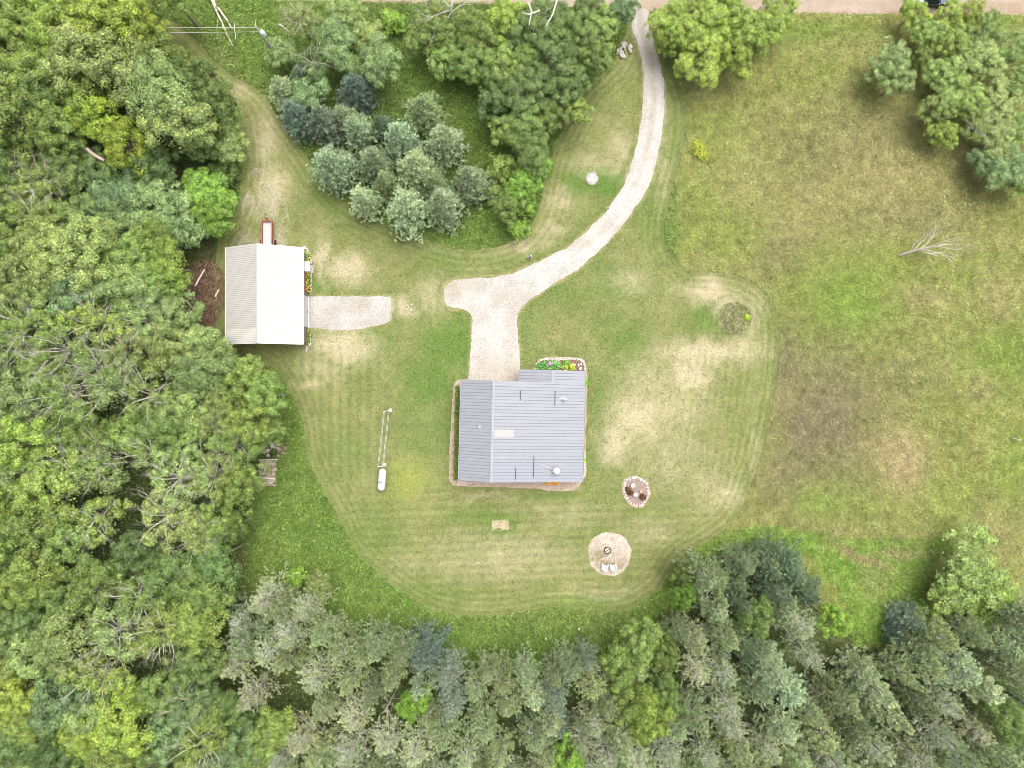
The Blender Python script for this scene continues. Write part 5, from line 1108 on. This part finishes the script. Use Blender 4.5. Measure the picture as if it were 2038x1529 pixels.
# pole with transformer and two wires
up = empty('utility_pole', P(562, 127)); tag(up, 'wooden utility pole with grey transformer top left of the spruces', 'utility pole')
pH = 10.2; base = P(562, 127); POLE = simple('pole_wood', (.28, .25, .23), .9, .2, 8)
lean_top = (P(509, 52, pH) - base); lt = (lean_top.x, lean_top.y)
m_ = MB(); m_.tube([(0, 0, -.05), (lt[0] * .5, lt[1] * .5, pH / 2), (lt[0], lt[1], pH)], [.17, .14, .11], POLE, 12); m_.obj('pole', up, True)
m_ = MB(); m_.lathe([(0, -.5), (.24, -.48), (.27, -.4), (.27, .4), (.24, .46), (0, .5)], simple('transformer_grey', (.62, .64, .66), .4, .06), 20, c=(lt[0] + .5, lt[1] - .3, pH - 1.0)); t_ = m_.obj('transformer', up, True)
for s_ in (-.1, .1): m_ = MB(); m_.lathe([(.04, 0), (.06, .05), (.04, .1), (.06, .15), (0, .2)], STONEW, 8, c=(lt[0] + .5 + s_, lt[1] - .3, pH - .5)); m_.obj('insulator', t_)
m_ = MB(); m_.tube([(lt[0] - .05, lt[1] + .1, pH - .1), (lt[0], lt[1] + .75, pH + .25)], [.05, .03], STONEW, 8); m_.obj('lightning_arrester', up)
for dz in (-.15, -1.0): m_ = MB(); m_.lathe([(.05, -.1), (.08, 0), (.05, .1)], STONEW, 8, c=(lt[0] - .15, lt[1] + dz * .1, pH + dz)); m_.obj('insulator', up)
WIRE = simple('wire', (.42, .38, .36), .6, .1)
for k, (z0, ea, eb) in enumerate(((pH - .15, (505, 51), (300, 44)), (pH - 1.0, (509, 60), (300, 54)))):
    a = base + Vector((lt[0] - .15, lt[1] + (-.02, -.1)[k], z0)); a.z = z0; bq = P(-260, 30 + 12 * k, 9); w = MB(); pts = []
    for i in range(25): t = i / 24; p = a.lerp(bq, t); p.z -= 1.1 * math.sin(math.pi * t); pts.append(p)
    w.tube(pts, .028, WIRE, 5); tag(w.obj('power_line'), ('upper of two power lines running left from the utility pole', 'lower of two power lines running left from the utility pole')[k], 'power line')
# pickup on the road
tk = empty('pickup_truck', P(1843, 2)); tk.location.z = .03; tag(tk, 'dark blue pickup truck on the dirt road at the top edge', 'truck')
NAVY = simple('dark_blue_car_paint', (.025, .045, .09), .25, .1, spec=.6); SIL = simple('silver_bed_panel', (.42, .44, .47), .35, .05)
m_ = MB()
prof = [(-2.6, .45), (-2.6, 1.02), (-.85, 1.05), (1.15, 1.08), (2.45, .98), (2.62, .8), (2.62, .42)]
vs = [(x, -.93, z) for x, z in prof] + [(x, .93, z) for x, z in prof]; n_ = len(prof)
m_.add(vs, [tuple(range(n_)), tuple(range(2 * n_ - 1, n_ - 1, -1))] + [(i, n_ + i, n_ + (i + 1) % n_, (i + 1) % n_) for i in range(n_)], NAVY); bevel(m_.obj('body', tk), .06, 3)
m_ = MB(); pr = [(-.85, 1.05, .9), (-.6, 1.72, .72), (.55, 1.74, .72), (1.25, 1.08, .88)]
vs = [(x, -w, z) for x, z, w in pr] + [(x, w, z) for x, z, w in pr]; m_.add(vs, [(0, 1, 2, 3), (7, 6, 5, 4), (0, 4, 5, 1), (2, 6, 7, 3), (1, 5, 6, 2)], NAVY); bevel(m_.obj('cab', tk), .04, 2)
for nm, a in (('windshield', [(.63, -.66, 1.69), (1.22, -.8, 1.13), (1.22, .8, 1.13), (.63, .66, 1.69)]), ('rear_window', [(-.66, -.62, 1.66), (-.84, -.76, 1.15), (-.84, .76, 1.15), (-.66, .62, 1.66)])):
    g = MB(); o_ = .012 if nm == 'windshield' else -.012; g.add([(x + o_, y, z + .008) for x, y, z in a], [(0, 1, 2, 3)], GLASS); q_ = g.obj(nm, tk); q_.modifiers.new('s', 'SOLIDIFY').thickness = .015
for s_ in (-1, 1):
    g = MB(); g.add([(-.72, s_ * .895, 1.12), (-.52, s_ * .745, 1.64), (.48, s_ * .745, 1.66), (1.05, s_ * .895, 1.13)], [(0, 1, 2, 3)], GLASS); q_ = g.obj('side_window', tk); q_.modifiers.new('s', 'SOLIDIFY').thickness = .02
    g = MB(); g.cbox((1.0, s_ * 1.03, 1.12), (.12, .2, .16), NAVY); g.obj('mirror', tk)
    g = MB(); g.cbox((2.6, s_ * .7, .78), (.06, .34, .16), STONEW); g.obj('headlight', tk)
    for xx in (-1.65, 1.7):
        rm = Matrix.Translation((xx, s_ * .86, .38)) @ Matrix.Rotation(math.pi / 2, 4, 'X'); g = MB(); g.lathe([(.22, -.11), (.35, -.11), (.38, -.07), (.38, .07), (.35, .11), (.22, .11)], RUBBER, 24, rm); w_ = g.obj('wheel', tk, True)
        g = MB(); g.lathe([(0, -.06), (.22, -.1), (.23, 0), (.22, .1), (0, .06)], GALV, 20, rm); g.obj('rim', w_, True)
g = MB(); g.box((-2.55, -.8, 1.03), (-.95, .8, 1.09), SIL); bevel(g.obj('bed_panel', tk), .02, 2)  # flat silver rectangle over the truck bed
# roadside mailbox behind the yellow tree
mbx = empty('mailbox', P(1468, 9)); tag(mbx, 'small white mailbox by the road behind the yellow-green tree', 'mailbox')
g = MB(); g.box((-.05, -.05, 0), (.05, .05, 1.05), WOOD); g.obj('post', mbx); g = MB(); g.lathe([(.14, -.3), (.14, .3)], WHITE, 16, Matrix.Translation((0, 0, 1.2)) @ Matrix.Rotation(math.pi / 2, 4, 'X')); g.obj('box', mbx)
# white stake in the field
q = P(2010, 872); g = MB(); v = P(2030, 877, 1.0) - q; g.tube([(0, 0, 0), (v.x, v.y, 1.0)], .06, WHITE, 8); g.lathe([(.07, 0), (.08, .06), (0, .1)], WHITE, 8, c=(v.x, v.y, .98)); o = g.obj('marker_post'); o.location = q; tag(o, 'white leaning marker post at the right edge of the field', 'post')
# weathered stake at south weeds
q = P(1130, 1288); g = MB(); g.tube([(0, 0, 0), (0, -.3, 1.4)], .035, PALEB, 6); g.cbox((0, -.3, 1.43), (.12, .06, .1), PALEB); o = g.obj('marker_post'); o.location = q; tag(o, 'thin pale blue stake in the weeds south of the lawn', 'post')
for a, b, c_, lb, m in ((1152, 1251, .16, 'small white object lying in the weeds right of the blue stake', STONEW), (1086, 1270, .15, 'small pale object lying in the weeds left of the blue stake', STONEW), (1889, 1064, .2, 'small pale stone in the field near the lower right trees', STONEP)):
    g = MB(); rock(g, (0, 0, .3), c_, m, .7, int(a)); q = P(a, b); o = g.obj('stone'); o.location = (q.x, q.y, .15); tag(o, lb, 'stone')
# ------------------------------------------------------------------ the person on the lawn
SKIN = simple('skin', (.50, .30, .22), .55, .06); SHIRT = simple('white_shirt', (.72, .73, .78), .8, .05); JEANS = simple('dark_trousers', (.06, .07, .10), .85, .15); CAPM = simple('navy_cap', (.025, .03, .13), .8, .1); SHOE = simple('shoe', (.04, .04, .045), .6); HAIRM = simple('brown_hair', (.09, .05, .03), .7); EYE = simple('eye_white', (.7, .7, .7), .3); BAGM = simple('blue_bag', (.09, .18, .5), .7)
pe = empty('person', P(1053.5, 513)); pe.rotation_euler.z = R(188); pe.location.z = .015     # faces down the photo, towards the house
tag(pe, 'person in white shirt and navy cap standing on the lawn beside the driveway bend', 'person')
def skin(name, V, E, Rd, mat, root=0, sub=2, parent=pe):
    me = bpy.data.meshes.new(name); me.from_pydata(V, E, []); me.materials.append(mat); o = link(name, me, parent)
    bpy.context.view_layer.objects.active = o
    sk = o.modifiers.new('skin', 'SKIN'); o.modifiers.new('sub', 'SUBSURF').levels = sub; o.modifiers['sub'].render_levels = sub
    if not me.skin_vertices:
        o.data.update()
    sv = me.skin_vertices[0].data
    for i, r_ in enumerate(Rd):
        sv[i].radius = (r_, r_) if not hasattr(r_, '__len__') else r_; sv[i].use_root = (i == root)
    sk.use_smooth_shade = True; return o
# body, facing +y: pelvis 0, spine, neck, head; arms bent with the hands in front
V = [(0, 0, .95), (0, -.01, 1.12), (0, -.02, 1.32), (0, -.01, 1.45), (0, .0, 1.53), (0, .01, 1.62), (0, .015, 1.70)]
Rd = [(.15, .11), (.14, .10), (.16, .10), (.10, .075), .052, (.078, .092), (.068, .082)]
E = [(0, 1), (1, 2), (2, 3), (3, 4), (4, 5), (5, 6)]
for s_ in (-1, 1):
    k = len(V); V += [(s_ * .18, -.01, 1.42), (s_ * .25, -.02, 1.16), (s_ * .16, .20, 1.12), (s_ * .13, .28, 1.13)]; Rd += [.06, .044, .034, (.034, .022)]
    E += [(3, k), (k, k + 1), (k + 1, k + 2), (k + 2, k + 3)]
    pal = k + 3
    for f, (dx, L_) in enumerate(((-.028, .062), (-.010, .070), (.010, .066), (.027, .052))):
        j = len(V); bx, by, bz = V[pal]; V += [(bx + dx, by + .035, bz), (bx + dx * 1.1 - s_ * .006, by + .035 + L_ * .55, bz - .008), (bx + dx - s_ * .012, by + .03 + L_ * .85, bz - .03)]; Rd += [.010, .009, .008]
        E += [(pal, j), (j, j + 1), (j + 1, j + 2)]
    j = len(V); bx, by, bz = V[pal]; V += [(bx - s_ * .035, by + .005, bz + .008), (bx - s_ * .05, by + .035, bz + .012)]; Rd += [.011, .009]; E += [(pal, j), (j, j + 1)]
    k = len(V); V += [(s_ * .10, 0, .88), (s_ * .12, .02, .50), (s_ * .13, -.02, .10), (s_ * .135, .05, .05), (s_ * .14, .15, .035)]; Rd += [.09, .055, .04, (.042, .04), (.04, .025)]
    E += [(0, k), (k, k + 1), (k + 1, k + 2), (k + 2, k + 3), (k + 3, k + 4)]
skin('body', V, E, Rd, SKIN)
V = [(0, 0, .92), (0, -.01, 1.12), (0, -.02, 1.32), (0, -.01, 1.44), (0, 0, 1.49)]; Rd = [(.175, .135), (.16, .12), (.18, .12), (.12, .09), .068]; E = [(0, 1), (1, 2), (2, 3), (3, 4)]
for s_ in (-1, 1): k = len(V); V += [(s_ * .18, -.01, 1.42), (s_ * .235, -.02, 1.24), (s_ * .245, -.0, 1.16)]; Rd += [.075, .064, .062]; E += [(3, k), (k, k + 1), (k + 1, k + 2)]
skin('shirt', V, E, Rd, SHIRT)
V = [(0, 0, .95)]; Rd = [(.165, .125)]; E = []
for s_ in (-1, 1): k = len(V); V += [(s_ * .10, 0, .86), (s_ * .12, .02, .50), (s_ * .13, -.02, .12)]; Rd += [.105, .075, .06]; E += [(0, k), (k, k + 1), (k + 1, k + 2)]
skin('trousers', V, E, Rd, JEANS)
for s_ in (-1, 1): skin('shoe', [(s_ * .132, -.03, .05), (s_ * .136, .06, .05), (s_ * .14, .17, .04)], [(0, 1), (1, 2)], [(.05, .05), (.05, .045), (.045, .03)], SHOE)
g = MB(); g.lathe([(.098, 0), (.10, .04), (.085, .09), (.05, .12), (0, .13)], CAPM, 22, Matrix.Translation((0, .005, 1.69)) @ Matrix.Diagonal((.9, 1.08, 1, 1))); vs = [(-.075, .07, 1.70), (.075, .07, 1.70), (.055, .19, 1.685), (-.055, .19, 1.685)]; g.add(vs + [(a, b, c + .012) for a, b, c in vs], [(3, 2, 1, 0), (4, 5, 6, 7), (0, 1, 5, 4), (1, 2, 6, 5), (2, 3, 7, 6), (3, 0, 4, 7)], CAPM); g.obj('cap', pe, True)
g = MB(); g.lathe([(.088, 0), (.094, .05), (.09, .09)], HAIRM, 20, Matrix.Translation((0, -.012, 1.61)) @ Matrix.Diagonal((.9, 1.02, 1, 1))); g.obj('hair', pe, True)
g = MB()
for s_ in (-1, 1): g.lathe([(0, -.014), (.014, 0), (0, .014)], EYE, 10, c=(s_ * .032, .092, 1.665)); g.lathe([(0, -.007), (.007, 0), (0, .007)], DARKM, 8, c=(s_ * .032, .103, 1.665))
g.obj('eye', pe, True)
g = MB(); g.add([(-.014, .095, 1.625), (.014, .095, 1.625), (0, .125, 1.628), (0, .098, 1.668)], [(0, 1, 2), (0, 2, 3), (2, 1, 3)], SKIN); g.obj('nose', pe, True)
g = MB(); g.cbox((0, .094, 1.597), (.045, .012, .01), simple('lips', (.42, .17, .14), .5)); g.obj('mouth', pe)
for s_ in (-1, 1): g = MB(); g.lathe([(0, -.03), (.014, -.01), (.017, .012), (0, .03)], SKIN, 10, c=(s_ * .078, .0, 1.65)); g.obj('ear', pe, True)
g = MB(); g.cbox((.27, -.06, 1.12), (.12, .2, .26), BAGM); o = bevel(g.obj('blue_bag'), .03, 2); o.location = pe.location; o.rotation_euler = pe.rotation_euler; tag(o, 'small blue bag at the side of the person on the lawn', 'bag')
